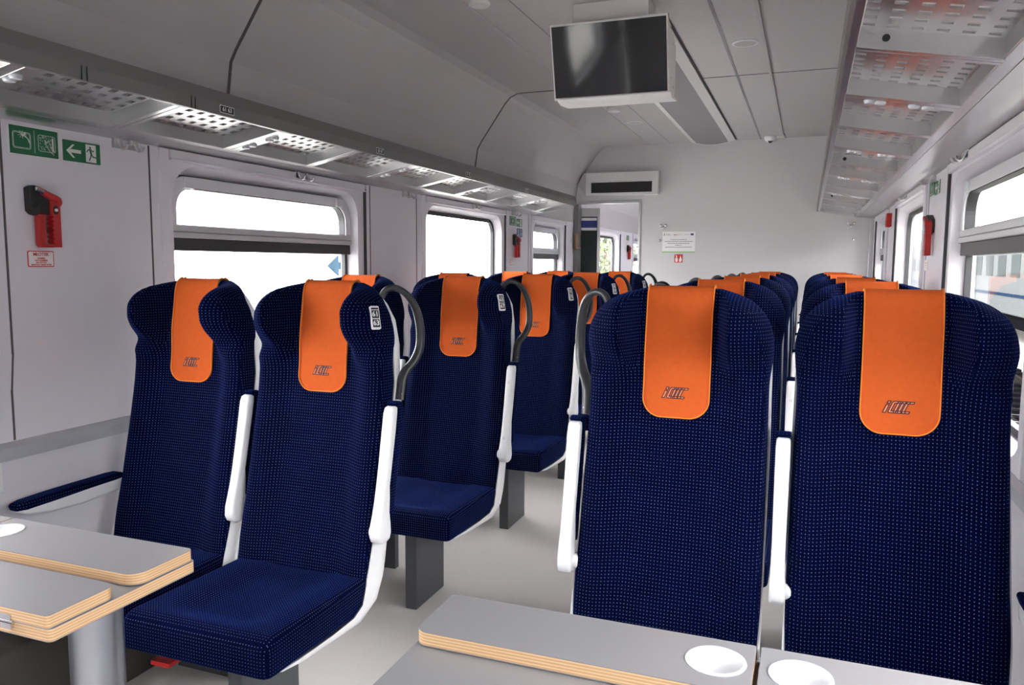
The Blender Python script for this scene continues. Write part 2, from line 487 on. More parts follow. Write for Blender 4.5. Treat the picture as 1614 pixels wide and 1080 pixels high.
# end wall with the doorway on its left, end wall behind the camera
def seal_profile(): return CEILP
ew = MB()
pr = [p for p in CEILP]
rightpart = [(DOOR_X, 0), (XR, 0)] + [p for p in reversed(CEILP) if p[0] > DOOR_X] + [(DOOR_X, 2.27)]
leftpart = [(XL, DOOR_Z), (DOOR_X, DOOR_Z), (DOOR_X, 2.27)] + [p for p in reversed(CEILP) if p[0] <= DOOR_X and p[1] > DOOR_Z]
ew.extr(rightpart, YEND, YEND + 0.08); ew.extr(leftpart, YEND, YEND + 0.08)
ew.build('wall_end', M['endwall'], kind='structure')
MB().extr([(XL, 0), (XR, 0)] + [p for p in reversed(CEILP)], YBACK - 0.08, YBACK).build('wall_back', M['endwall'], kind='structure')
# doorway trim
MB().box(DOOR_X - 0.014, DOOR_X + 0.006, YEND - 0.012, YEND + 0.09, 0, DOOR_Z + 0.006).box(XL, DOOR_X, YEND - 0.012, YEND + 0.09, DOOR_Z - 0.01, DOOR_Z + 0.012).build('door_1', M['trans'], kind='structure', bevel=0.003)
# corner strip on the right of the end wall
MB().box(XR - 0.03, XR, YEND - 0.02, YEND, 0, 1.6).build('trim_5', M['trans'], kind='structure', bevel=0.004)

# the compartment beyond the doorway
BW = [(7.42, 8.72, False), (9.50, 10.3, True)]
side_wall(-1, XL, 'wall_beyond', BW, YEND + 0.08, 10.6, M['wall'])
for a, b, v in BW: window(-1, XL, a, b, v)
mb = MB()
mb.extr([(XL, 1.60), (-2.0, 1.80), (-1.75, 2.16), (-1.3, 2.2), (XR, 2.2), (XR, 2.3), (-1.3, 2.3), (-2.1, 2.3), (-2.16, 1.6)], YEND + 0.08, 10.6)
mb.build('ceiling_beyond', M['ceil'], kind='structure')
MB().box(XL - 0.14, XR, 10.6, 10.68, 0, 2.3).build('wall_far', M['endwall'], kind='structure')
MB().box(-0.7, -0.62, YEND + 0.08, 10.6, 0, 2.2).build('wall_vestibule', M['wall'], kind='structure')

# ceiling joints
def joint(y, x0, x1, wd=0.008):
    mb = MB()
    pts = [p for p in CEILP if x0 <= p[0] <= x1]
    if x1 > pts[-1][0] and pts[-1][1] > 2.2: pts.append((x1, 2.27))
    if x0 > -1 : pts.insert(0, (x0, 2.27))
    rings = []
    for i, p in enumerate(pts):
        a = pts[max(i - 1, 0)]; b = pts[min(i + 1, len(pts) - 1)]
        t = Vector((b[0] - a[0], b[1] - a[1])).normalized(); n_ = Vector((t.y, -t.x)) * 0.002
        rings.append([(p[0] + n_.x, y - wd / 2, p[1] + n_.y), (p[0] + n_.x, y + wd / 2, p[1] + n_.y), (p[0] - n_.x, y + wd / 2, p[1] - n_.y), (p[0] - n_.x, y - wd / 2, p[1] - n_.y)])
    mb.loft(rings)
    return mb
for k, y in enumerate((2.345, 4.60)):
    joint(y, -2.1, -0.97, 0.014).build('trim_%d' % (6 + k), M['seam'], kind='structure')
joint(4.58, -0.61, 0.3, 0.004).build('trim_8', M['seam'], kind='structure')
MB().box(-0.60, -0.41, 4.578, 4.582, 2.268, 2.27).build('trim_9', M['seam'], kind='structure')
# long ribs and shallow grooves of the ceiling
for k, (x, w, h, m_) in enumerate(((-0.236, 0.016, 0.008, 'ceil'), (-1.352, 0.026, 0.005, 'ceil'), (-0.412, 0.014, 0.0015, 'seam'), (-1.16, 0.004, 0.0015, 'seam'), (-1.70, 0.003, 0.001, 'seam'))):
    if m_ == 'seam' and x == -1.70: continue
    MB().box(x - w / 2, x + w / 2, YBACK, YEND, 2.27 - h, 2.27).build('trim_%d' % (10 + k), M['ceil'] if m_ == 'ceil' else M['grille'], kind='structure', bevel=0.002 if h > 0.002 else 0)

# ------------------------------------------------------------------ luggage racks
def rack(side, xr, xf, y0, y1, label):
    """xr rail by the wall, xf fascia by the aisle"""
    root = thing('luggage_rack', label, 'luggage rack', ((xr + xf) / 2, (y0 + y1) / 2, 1.61))
    ox, oy, oz = root.location
    zr, zf = 1.612, 1.668
    def P(s, up, y):     # s 0 at rail .. 1 at fascia ; up perpendicular-ish
        return (xr + (xf - xr) * s - ox, y - oy, zr + (zf - zr) * s + up - oz)
    d = 1 if xf > xr else -1
    def strip(mb, s0, s1, u0, u1, ya, yb):
        mb.loft([[P(s0, u0, y), P(s1, u0, y), P(s1, u1, y), P(s0, u1, y)] for y in (ya, yb)])
    rail = MB(); strip(rail, 0.0, 0.10, 0.0, 0.055, y0, y1); rail.build('wall_side_rail', M['rack'], root, bevel=0.003)
    fr = MB(); strip(fr, 0.93, 0.998, 0.0, 0.04, y0, y1); fr.build('aisle_side_rail', M['rack'], root, bevel=0.002)
    fa = MB()
    xx = xf - ox
    fa.loft([[(xx - d * 0.004, y - oy, 1.662 - oz), (xx + d * 0.004, y - oy, 1.663 - oz), (xx + d * 0.006, y - oy, 1.698 - oz), (xx - d * 0.002, y - oy, 1.735 - oz), (xx - d * 0.012, y - oy, 1.735 - oz), (xx - d * 0.006, y - oy, 1.69 - oz)] for y in (y0, y1)])
    fa.build('fascia', M['fascia'], root)
    # crossbars every half metre
    bars = [(1.78 + 0.472 * k, k % 4) for k in range(-7, 12) if y0 + 0.05 < 1.78 + 0.472 * k < y1 - 0.06]
    for b, typ in bars:
        lamp = typ in (1, 3)
        w = 0.034 if lamp else 0.022
        mb = MB()
        strip(mb, 0.08, 0.94, -0.001, 0.042, b - w, b - 0.0015); strip(mb, 0.08, 0.94, -0.001, 0.042, b + 0.0015, b + w * (1.3 if lamp else 1))
        cb = mb.build('crossbar', M['rack'], root, bevel=0.002)
        if lamp:
            for s_ in (0.30, 0.40, 0.66, 0.74):
                c = P(s_, -0.006, b + 0.02)
                MB().lathe([(0.0, -0.003), (0.012, -0.002), (0.015, 0.003), (0.015, 0.008)], c, 16).build('reading_lamp', M['silver'], cb, smooth=True)
        elif typ == 0:
            c = P(0.76 if side > 0 else 0.85, 0.022, b - w - 0.0012)
            MB().cyl(c, 0.0075, 'y', 0.0012, 16).build('bolt_hole', M['black'], cb)
    # perforated pans
    ends = [y0] + [b for b, _ in bars] + [y1]
    for a, b in zip(ends, ends[1:]):
        if b - a < 0.1: continue
        mb = MB(); ny, nx = (9 if b - a > 0.4 else max(2, int((b - a) / 0.055))), 6
        s0, s1 = 0.09, 0.94; up = 0.040
        ma, mb_ = a + 0.02, b - 0.02
        cells_y = [ma + (mb_ - ma) * i / ny for i in range(ny + 1)]
        cells_s = [s0 + (s1 - s0) * i / nx for i in range(nx + 1)]
        ro, ri = None, None
        for i in range(ny):
            for j in range(nx):
                ya, yb2, sa, sb = cells_y[i], cells_y[i + 1], cells_s[j], cells_s[j + 1]
                yc, s_c = (ya + yb2) / 2, (sa + sb) / 2
                hy, hs = 0.011, 0.25 * (sb - sa)
                o_ = [P(sa, up, ya), P(sb, up, ya), P(sb, up, yb2), P(sa, up, yb2)]
                h_ = [P(s_c - hs, up, yc - hy), P(s_c + hs, up, yc - hy), P(s_c + hs, up, yc + hy), P(s_c - hs, up, yc + hy)]
                h2 = [P(s_c - hs, up + 0.004, yc - hy), P(s_c + hs, up + 0.004, yc - hy), P(s_c + hs, up + 0.004, yc + hy), P(s_c - hs, up + 0.004, yc + hy)]
                mb.add(o_ + h_ + h2, [(0, 1, 5, 4), (1, 2, 6, 5), (2, 3, 7, 6), (3, 0, 4, 7), (4, 5, 9, 8), (5, 6, 10, 9), (6, 7, 11, 10), (7, 4, 8, 11)])
                o2 = [P(sa, up + 0.004, ya), P(sb, up + 0.004, ya), P(sb, up + 0.004, yb2), P(sa, up + 0.004, yb2)]
                mb.add(o2 + h2, [(0, 1, 5, 4), (1, 2, 6, 5), (2, 3, 7, 6), (3, 0, 4, 7)])
        mb.build('perforated_panel', M['rack'], root)
    ep = MB(); strip(ep, 0, 1, 0, 0.06, y1 - 0.012, y1); ep.build('end_plate', M['rack'], root, bevel=0.002)
    return root

rl = rack(-1, -1.952, -1.675, -1.7, 5.76, 'grey metal luggage rack with perforated panels above the left-hand windows')
rr = rack(1, 0.362, 0.052, -1.7, YEND - 0.004, 'grey metal luggage rack with perforated panels above the right-hand windows')
# fascia joints and number plates on the left rack
def on_fascia(y, z): return (-1.675 + 0.0068 - rl.location.x, y - rl.location.y, z - rl.location.z)
for yy in (1.44, 1.455, 1.80, 1.815):
    j = MB(); p = on_fascia(yy, 1.68); j.box(p[0] - 0.002, p[0] + 0.0004, p[1] - 0.0012, p[1] + 0.0012, p[2] - 0.017, p[2] + 0.017)
    j.build('fascia_joint', M['groove'], rl)
for yy, t in ((1.945, '61 63'), (2.85, '65 67'), (3.74, '71 73'), (4.64, '75 77')):
    mb = MB(); p = on_fascia(yy, 1.682)
    F = frameM((p[0], p[1], p[2]), (0, 1, 0), (0, 0, 1))
    plate(mb, F, rrect(-0.031, 0.031, -0.0115, 0.0115, 0.003, 3), 0, 0.0008, 1)
    plate(mb, F, rrect(-0.029, 0.029, -0.0095, 0.0095, 0.003, 3), 0.0008, 0.0012, 0)
    text_into(mb, t, 0.018, F @ Matrix.Translation((0, 0, 0.0014)), 1, 0.0003, ext=0.0002)
    mb.build('number_plate', [M['sblack'], M['swhite']], rl)
# the coved strip between rail and wall
MB().extr([(-2.02, 1.600), (-1.953, 1.612), (-1.953, 1.66), (-2.02, 1.66)], YBACK, 5.76).build('trim_20', M['rack'], kind='structure')
MB().extr([(0.48, 1.600), (0.455, 1.604), (0.363, 1.613), (0.363, 1.66), (0.48, 1.66)], YBACK, YEND).build('trim_21', M['rack'], kind='structure')

# ------------------------------------------------------------------ seats
W_T = [(0.36, 0.196), (0.40, 0.206), (0.5, 0.2105), (0.8, 0.208), (0.95, 0.206), (1.0, 0.211), (1.045, 0.214), (1.08, 0.209), (1.11, 0.196), (1.135, 0.174), (1.152, 0.145), (1.162, 0.114), (1.168, 0.090)]
C_T = [(0.36, -0.150), (0.42, -0.140), (0.5, -0.118), (0.6, -0.092), (0.7, -0.068), (0.8, -0.047), (0.87, -0.034), (0.95, -0.024), (1.05, -0.014), (1.12, -0.004), (1.15, 0.004), (1.162, 0.012), (1.168, 0.020)]
B_T = [(0.36, 0.012), (0.5, 0.026), (0.65, 0.036), (0.85, 0.040), (1.0, 0.042), (1.1, 0.03), (1.15, 0.01), (1.168, 0.0)]
V_T = [(0.925, 0.0), (0.95, 0.008), (0.975, 0.030), (1.005, 0.066), (1.035, 0.100), (1.065, 0.119), (1.095, 0.124), (1.12, 0.112), (1.14, 0.085), (1.155, 0.048), (1.164, 0.016), (1.168, 0.0)]
R_T = [(0.36, 0.03), (0.93, 0.045), (1.0, 0.04), (1.168, 0.04)]
S_T = [(0.30, -0.20), (0.379, -0.162), (0.504, -0.122), (0.62, -0.078), (0.72, -0.045), (0.817, -0.016), (0.90, 0.002), (0.96, 0.002), (1.004, -0.004), (1.07, -0.020), (1.11, -0.024), (1.14, -0.006), (1.16, 0.020), (1.168, 0.034)]
def wing(ax, w):
    up = sstep(0.083, 0.127, ax)
    dn = max(0.0, (ax - 0.133) / max(0.02, w - 0.133))
    return up * (1 - 0.58 * dn ** 1.15)
def front_y(x, z):
    w = lerp(W_T, z); r = min(lerp(R_T, z), w * 0.6); ax = min(abs(x), w)
    y = lerp(C_T, z) - lerp(B_T, z) * sstep(0.09, 0.175, ax) * (1 - sstep(0.95, 1.0, z)) - (lerp(V_T, z) * wing(ax, max(w, 0.16)) if z > 0.925 else 0.0)
    s = max(0, (ax - (w - r)) / r)
    depth = max(0.0, lerp(S_T, z) - y)
    return y + min(r, depth) * (1 - sqrt(max(0, 1 - s * s)))

def make_backrest(parent):
    mb = MB(); zs = [0.34, 0.36] + [0.38 + 0.0175 * i for i in range(0, 32)] + [0.94 + 0.0075 * i for i in range(0, 30)]
    zs = sorted(set(round(z, 4) for z in zs if z <= 1.160)) + [1.164, 1.168]
    rings = []
    nx = 64
    for z in zs:
        w = lerp(W_T, z); sy = lerp(S_T, z)
        ring = []
        for i in range(nx + 1):
            t = -1 + 2 * i / nx; x = w * sin(pi / 2 * t) * 0.35 + w * t * 0.65
            ring.append((x, front_y(x, z), z))
        for q in (0.0, 0.5):
            ring.append((w * (1 - 0.01 * q), max(sy, ring[nx][1]) * 1.0 + 0.012 * q, z))
        for i in range(7):
            t = 1 - 2 * i / 6; ring.append((w * 0.985 * t, max(sy + 0.012, lerp(C_T, z) + 0.014) if abs(t) < 0.9 else sy + 0.012, z))
        for q in (0.5, 0.0):
            ring.append((-w * (1 - 0.01 * q), max(sy, ring[0][1]) + 0.012 * q, z))
        rings.append(ring)
    mb.loft(rings)
    return mb.build('backrest', M['fabric'], parent, smooth=True, ang=60)

def make_cushion(parent):
    mb = MB(); rings = []
    def ring(y, half, zt, zb, r):
        pts = []
        nx = 22
        for i in range(nx + 1):
            x = -half + r + (2 * half - 2 * r) * i / nx
            ax = abs(x); dish = -0.016 * (1 - sstep(0.06, 0.16, ax)) * sstep(-0.53, -0.44, y) * (1 - 0.5 * sstep(-0.25, -0.14, y))
            pts.append((x, y, zt + dish))
        for k in range(1, 6):
            a = pi / 2 * (1 - k / 6); pts.append((half - r + r * cos(a), y, zt - r + r * sin(a)))
        pts.append((half, y, (zt + zb) / 2))
        for k in range(1, 5):
            a = -pi / 2 * k / 5; pts.append((half - r * 0.6 + r * 0.6 * cos(a), y, zb + r * 0.6 + r * 0.6 * sin(a)))
        pts.append((half - r * 0.6, y, zb)); pts.append((-half + r * 0.6, y, zb))
        for k in range(1, 5):
            a = -pi / 2 - pi / 2 * k / 5; pts.append((-half + r * 0.6 + r * 0.6 * cos(a), y, zb + r * 0.6 + r * 0.6 * sin(a)))
        pts.append((-half, y, (zt + zb) / 2))
        for k in range(1, 6):
            a = pi - pi / 2 * k / 6; pts.append((-half + r + r * cos(a), y, zt - r + r * sin(a)))
        return pts
    for y, hw, zt, zb, r in ((-0.556, 0.19, 0.392, 0.338, 0.022), (-0.554, 0.198, 0.400, 0.331, 0.022), (-0.548, 0.205, 0.406, 0.328, 0.022), (-0.538, 0.208, 0.411, 0.326, 0.022), (-0.52, 0.209, 0.415, 0.325, 0.022)):
        rings.append(ring(y, hw, zt, zb, r))
    for i in range(1, 20):
        y = -0.52 + 0.40 * i / 19
        t = (y + 0.52) / 0.40
        rings.append(ring(y, 0.209, 0.415 - 0.012 * t, 0.325 - 0.006 * t, 0.022))
    mb.loft(rings)
    return mb.build('seat_cushion', M['fabric'], parent, smooth=True, ang=60)

SHELL = [((0.014, 1.162), (0.040, 1.162), 0.112), ((-0.002, 1.141), (0.030, 1.144), 0.154), ((-0.016, 1.110), (0.022, 1.112), 0.190), ((-0.018, 1.072), (0.036, 1.068), 0.2085), ((-0.004, 1.004), (0.056, 0.997), 0.2105), ((0.0, 0.90), (0.056, 0.895), 0.2115),
         ((-0.018, 0.815), (0.053, 0.80), 0.213), ((-0.050, 0.72), (0.045, 0.71), 0.213), ((-0.088, 0.60), (0.018, 0.60), 0.213), ((-0.124, 0.504), (-0.012, 0.50), 0.213),
         ((-0.150, 0.42), (-0.030, 0.41), 0.213), ((-0.165, 0.379), (-0.042, 0.372), 0.213), ((-0.185, 0.345), (-0.082, 0.322), 0.216), ((-0.225, 0.327), (-0.172, 0.290), 0.215), ((-0.32, 0.324), (-0.27, 0.296), 0.213), ((-0.43, 0.325), (-0.43, 0.306), 0.209), ((-0.50, 0.326), (-0.495, 0.318), 0.203)]
def make_shell(parent):
    mb = MB(); rings = []
    for (sy, sz), (ry, rz), w in SHELL:
        ring = []
        def pt(x, t): return (x, sy + (ry - sy) * t, sz + (rz - sz) * t)
        n = 7
        for k in range(n + 1):
            a = pi / 2 * k / n; ring.append(pt(-w + 0.03 * (1 - cos(a)), 0.35 + 0.65 * sin(a)))
        ring[0] = pt(-w, 0.0); ring.insert(1, pt(-w, 0.35))
        for x in (-0.12, -0.06, 0, 0.06, 0.12):
            if abs(x) < w - 0.035: ring.append(pt(x, 1.0))
            else: ring.append(pt((w - 0.032) * (1 if x > 0 else -1), 1.0))
        for k in range(n, -1, -1):
            a = pi / 2 * k / n; ring.append(pt(w - 0.03 * (1 - cos(a)), 0.35 + 0.65 * sin(a)))
        ring.append(pt(w, 0.0))
        tc = 0.80
        ring.append(pt(w - 0.006, 0.04)); ring.append(pt(w - 0.014, tc * 0.6)); ring.append(pt(w - 0.034, tc)); ring.append(pt(-w + 0.034, tc)); ring.append(pt(-w + 0.014, tc * 0.6)); ring.append(pt(-w + 0.006, 0.04))
        rings.append(ring)
    mb.loft(rings)
    return mb.build('back_shell', M['shell'], parent, smooth=True, ang=50)

def make_cover(parent):
    # cloth over the headrest: follows the front surface, wraps the crest, hangs a little behind
    HW = 0.0765; zb = 0.868; r = 0.045
    def surf(x, s):
        # s is arc height: z up the front to the crest, then over it
        return s
    def path():
        pts = []
        z = 1.158
        for zz in [zb + r * (1 - cos(pi / 2 * i / 9)) for i in range(9)] + [zb + r + (1.150 - zb - r) * i / 22 for i in range(23)]: pts.append(('f', zz))
        pts += [('p', (0.0065, 1.1575)), ('p', (0.010, 1.1635)), ('p', (0.016, 1.1685)), ('p', (0.024, 1.1705)), ('p', (0.036, 1.1705)), ('p', (0.046, 1.166)), ('p', (0.052, 1.155)), ('p', (0.056, 1.13)), ('p', (0.062, 1.09)), ('p', (0.067, 1.05))]
        return pts
    rings = []; edges = []
    nx = 16
    P_ = path()
    def pos(x, item, lift):
        if item[0] == 'f':
            z = item[1]; y = front_y(min(abs(x), HW), z)
            y = min(y, lerp(C_T, z)) - lift - 0.0015 * sin(z * 40 + x * 20)
            return Vector((x, y, z))
        y, z = item[1]
        q = min(1, max(0, (y - 0.005) / 0.02)); q2 = min(1, max(0, (y - 0.036) / 0.016))
        return Vector((x, y - lift * (1 - q) + lift * q2, z + lift * q * (1 - q2)))
    def hw(item):
        if item[0] == 'f' and item[1] < zb + r:
            d = (zb + r - item[1]) / r; return HW - r + r * sqrt(max(0.0, 1 - d * d)) 
        return HW
    mb = MB()
    fr_, bk_ = [], []
    for it in P_:
        h = max(hw(it), 0.033)
        fr_.append([pos(-h + 2 * h * i / nx, it, 0.0035) for i in range(nx + 1)])
        bk_.append([pos(-h + 2 * h * i / nx, it, 0.0008) for i in range(nx + 1)])
    rings = [f + list(reversed(b)) for f, b in zip(fr_, bk_)]
    mb.loft(rings)
    cov = mb.build('headrest_cover', M['orange'], parent, smooth=True, ang=60)
    # binding along the edge
    tb = MB(); line = []
    for it in reversed(P_): line.append(pos(-max(hw(it), 0.033) , it, 0.0042))
    for i in range(1, 8):
        line.append(pos(-0.034 + 0.068 * i / 8, P_[0], 0.0042))
    for it in P_: line.append(pos(max(hw(it), 0.033), it, 0.0042))
    tb.tube(line, 0.0016, 0.0042, 8, up=(0, -1, 0.001))
    tb.build('binding', M['otrim'], cov, smooth=True, ang=180)
    # the printed letters: an i and three overlapping C shapes, outlined
    lb = MB(); z0 = 0.925; hh = 0.0085; yb = lerp(C_T, z0)
    def F(px, pz): # slanted
        x = px + pz * 0.42; z = z0 + pz
        return Vector((x + 0.003, lerp(C_T, z) - 0.0040 - 0.0015 * sin(z * 40 + x * 20), z))
    def seg(a, b, wdt=0.00105, mi=0, lift=0.0):
        pa, pb = F(*a), F(*b); d = (pb - pa); 
        if d.length < 1e-6: return
        d.normalize(); nn = Vector((-d.z, 0, d.x)) * wdt
        e = d * wdt * 0.7; L0 = Vector((0, -lift, 0)); t = Vector((0, -0.0005, 0))
        q = [pa - e + nn, pb + e + nn, pb + e - nn, pa - e - nn]
        mb_ = [p + L0 for p in q] + [p + L0 + t for p in q]
        lb.add(mb_, [(0, 1, 2, 3), (4, 5, 6, 7), (0, 1, 5, 4), (1, 2, 6, 5), (2, 3, 7, 6), (3, 0, 4, 7)], mi)
    def outline(pts):
        for a, b in zip(pts, pts[1:] + pts[:1]): seg(a, b)
    def fill(pts):
        q = [F(*p) for p in pts]; t = Vector((0, -0.0003, 0))
        n_ = len(q); lb.add(q + [p + t for p in q], [tuple(range(n_)), tuple(range(n_, 2 * n_))] + [(i, (i + 1) % n_, n_ + (i + 1) % n_, n_ + i) for i in range(n_)], 1)
    s = 0.0125
    i1 = [(-0.030, -s), (-0.0245, -s), (-0.0245, s * 0.35), (-0.030, s * 0.35)]
    i2 = [(-0.030, s * 0.60), (-0.0245, s * 0.60), (-0.0245, s), (-0.030, s)]
    fill(i1); fill(i2); outline(i1); outline(i2)
    for k, x0 in enumerate((-0.0205, -0.0105, -0.0025, 0.0055)):
        w_ = 0.0150; t_ = 0.0050
        C = [(x0, -s * 0.75), (x0 + 0.002, -s), (x0 + w_, -s), (x0 + w_ , -s + t_ * 0.8), (x0 + t_, -s + t_ * 0.8), (x0 + t_, s - t_ * 0.8), (x0 + w_, s - t_ * 0.8), (x0 + w_, s), (x0 + 0.002, s), (x0, s * 0.75)]
        fill(C[:4] + [C[4]]); fill([C[0], C[4], C[5], C[9]]); fill([C[5], C[6], C[7], C[8], C[9]])
        outline(C)
    lb.build('logo', [M['logo'], M['logof']], cov)
    return cov

def make_armrest(parent, dx, s):
    """folded upright beside the backrest: white body facing forward, blue pad behind"""
    top = Vector((dx, -0.048, 0.865)); 
    mb = MB()
    prof = [  # (z, y_front, y_back, x_lo, x_hi)   leaning with the back
        (0.846, -0.066, -0.052, -0.011, 0.011), (0.842, -0.074, -0.048, -0.0145, 0.0145), (0.828, -0.080, -0.050, -0.0155, 0.0155), (0.78, -0.090, -0.060, -0.0155, 0.0155), (0.70, -0.108, -0.078, -0.015, 0.015), (0.64, -0.123, -0.092, -0.0145, 0.0145),
        (0.595, -0.136, -0.092, -0.0145, 0.0145), (0.565, -0.145, -0.095, -0.0155, 0.0150), (0.54, -0.152, -0.092, -0.0175, 0.0155), (0.515, -0.153, -0.090, -0.0185, 0.0155), (0.500, -0.146, -0.096, -0.018, 0.015), (0.494, -0.135, -0.105, -0.014, 0.012)]
    rings = []
    for z, yf, yb, a, b in prof:
        if s < 0: a, b = -b, -a
        rings.append([(dx + p[0], p[1], z) for p in rrect(a, b, yf, yb, min(0.007, (b - a) * 0.4, (yb - yf) * 0.4), 3)])
    mb.loft(rings)
    arm = mb.build('armrest', M['shell'], parent, smooth=True, ang=60)
    pad = MB(); rings = []
    for z, yf, yb in ((0.856, -0.052, -0.034), (0.852, -0.064, -0.024), (0.836, -0.050, -0.018), (0.78, -0.060, -0.026), (0.70, -0.078, -0.044), (0.62, -0.096, -0.064), (0.57, -0.104, -0.074), (0.562, -0.098, -0.080)):
        rings.append([(dx + p[0], p[1], z) for p in rrect(-0.016, 0.016, yf, yb, 0.007, 3)])
    pad.loft(rings); pad.build('armrest_pad', M['fabric'], arm, smooth=True, ang=60)
    for z in (0.785, 0.585):
        cap = MB()
        y = lerp([(0.494, -0.135), (0.54, -0.152), (0.565, -0.145), (0.595, -0.136), (0.64, -0.124), (0.70, -0.108), (0.78, -0.090), (0.828, -0.080)], z)
        cap.cyl((dx, y - 0.0008, z), 0.0055, 'y', 0.002, 14)
        cap.build('screw_cap', M['white'], arm)
    pv = MB().cyl((dx - s * 0.030, -0.118, 0.520), 0.017, 'x', s * 0.022, 18); pv.build('pivot', M['shell'], arm, bevel=0.003)
    return arm

def make_wall_armrest(parent, dx):
    DY, DZ = 0.036, -0.018
    # folded down, pointing forward
    mb = MB(); rings = []
    for y, zt, zb, w in ((-0.455, 0.580, 0.570, 0.010), (-0.450, 0.582, 0.564, 0.017), (-0.43, 0.580, 0.556, 0.021), (-0.36, 0.581, 0.546, 0.023), (-0.26, 0.584, 0.540, 0.023), (-0.16, 0.585, 0.546, 0.023), (-0.12, 0.584, 0.545, 0.022)):
        rings.append([(dx + p[0], y + DY * (0.2 - y) / 0.65, p[1] + DZ) for p in rrect(-w, w, zb, zt, min(0.008, w * 0.6, (zt - zb) * 0.4), 3)])
    mb.loft(rings); arm = mb.build('wall_armrest', M['shell'], parent, smooth=True, ang=60)
    pad = MB(); rings = []
    for y, zt, zb, w in ((-0.472, 0.590, 0.582, 0.012), (-0.466, 0.594, 0.574, 0.019), (-0.44, 0.597, 0.572, 0.024), (-0.36, 0.599, 0.574, 0.026), (-0.24, 0.600, 0.578, 0.026), (-0.14, 0.600, 0.580, 0.026), (-0.11, 0.598, 0.582, 0.024)):
        rings.append([(dx + p[0], y + DY * (0.2 - y) / 0.65, p[1] + DZ) for p in rrect(-w, w, zb, zt, min(0.009, (zt - zb) * 0.45), 3)])
    pad.loft(rings); pad.build('armrest_pad', M['fabric'], arm, smooth=True, ang=60)
    return arm

def make_handle(parent, s):
    pts = [(0.172, 0.000, 1.132), (0.184, 0.004, 1.150), (0.203, 0.012, 1.157), (0.223, 0.022, 1.149), (0.240, 0.036, 1.128), (0.252, 0.050, 1.095), (0.258, 0.058, 1.055), (0.259, 0.060, 1.015), (0.256, 0.056, 0.985), (0.246, 0.044, 0.955), (0.232, 0.026, 0.932), (0.226, 0.016, 0.912), (0.224, 0.010, 0.88), (0.223, 0.004, 0.852)]
    # smooth with Catmull-Rom
    P3 = [Vector(p) for p in pts]; out = []
    for i in range(len(P3) - 1):
        p0, p1, p2, p3 = P3[max(i - 1, 0)], P3[i], P3[i + 1], P3[min(i + 2, len(P3) - 1)]
        for q in range(4):
            t = q / 4; out.append(0.5 * ((2 * p1) + (-p0 + p2) * t + (2 * p0 - 5 * p1 + 4 * p2 - p3) * t * t + (-p0 + 3 * p1 - 3 * p2 + p3) * t ** 3))
    out.append(P3[-1])
    out = [Vector((p.x * s, p.y, p.z)) for p in out]
    n = len(out)
    ra = [0.009 + 0.004 * sstep(0.15, 0.5, i / n) + 0.001 * sstep(0.7, 0.85, i / n) for i in range(n)]
    rb = [0.009 - 0.001 * sstep(0.6, 0.85, i / n) for i in range(n)]
    mb = MB(); mb.tube(out, rb, ra, 12, up=(1, 0, 0))
    h = mb.build('grab_handle', M['grip'], parent, smooth=True, ang=60)
    for z, y in ((0.915, 0.017), (0.868, 0.007)):
        MB().lathe([(0.0065, 0), (0.006, s * 0.0015), (0.003, s * 0.003)], (s * 0.2305, y, z), 12, 'x').build('bolt', M['screw'], h, smooth=True)
    return h

def make_pedestal(parent, s):
    # thin floor pillar
    MB().box(-0.038 * s if s > 0 else -0.006, 0.006 if s > 0 else 0.038, -0.397, -0.175, 0.0, 0.31).build('pedestal', M['ped'], parent, bevel=0.002)
def make_seat(s, aisle):
    """s = +1: aisle at +x"""
    t = bpy.data.objects.new('train_seat', None); COL.objects.link(t)
    t['category'] = 'train seat'
    make_backrest(t); make_cushion(t); make_shell(t); make_cover(t)
    make_armrest(t, s * (0.2335 if aisle else 0.2285), s)
    if aisle:
        make_handle(t, s); make_pedestal(t, s)
    else:
        make_wall_armrest(t, -s * 0.246)
        MB().box(min(-0.03 * s, 0.215 * s), max(-0.03 * s, 0.215 * s), -0.10, -0.07, 0.0, 0.31).build('pedestal', M['ped'], t, bevel=0.002)
    return t
def copy_tree(o, parent=None):
    c = o.copy(); COL.objects.link(c); c.parent = parent
    for ch in o.children: copy_tree(ch, c)
    return c

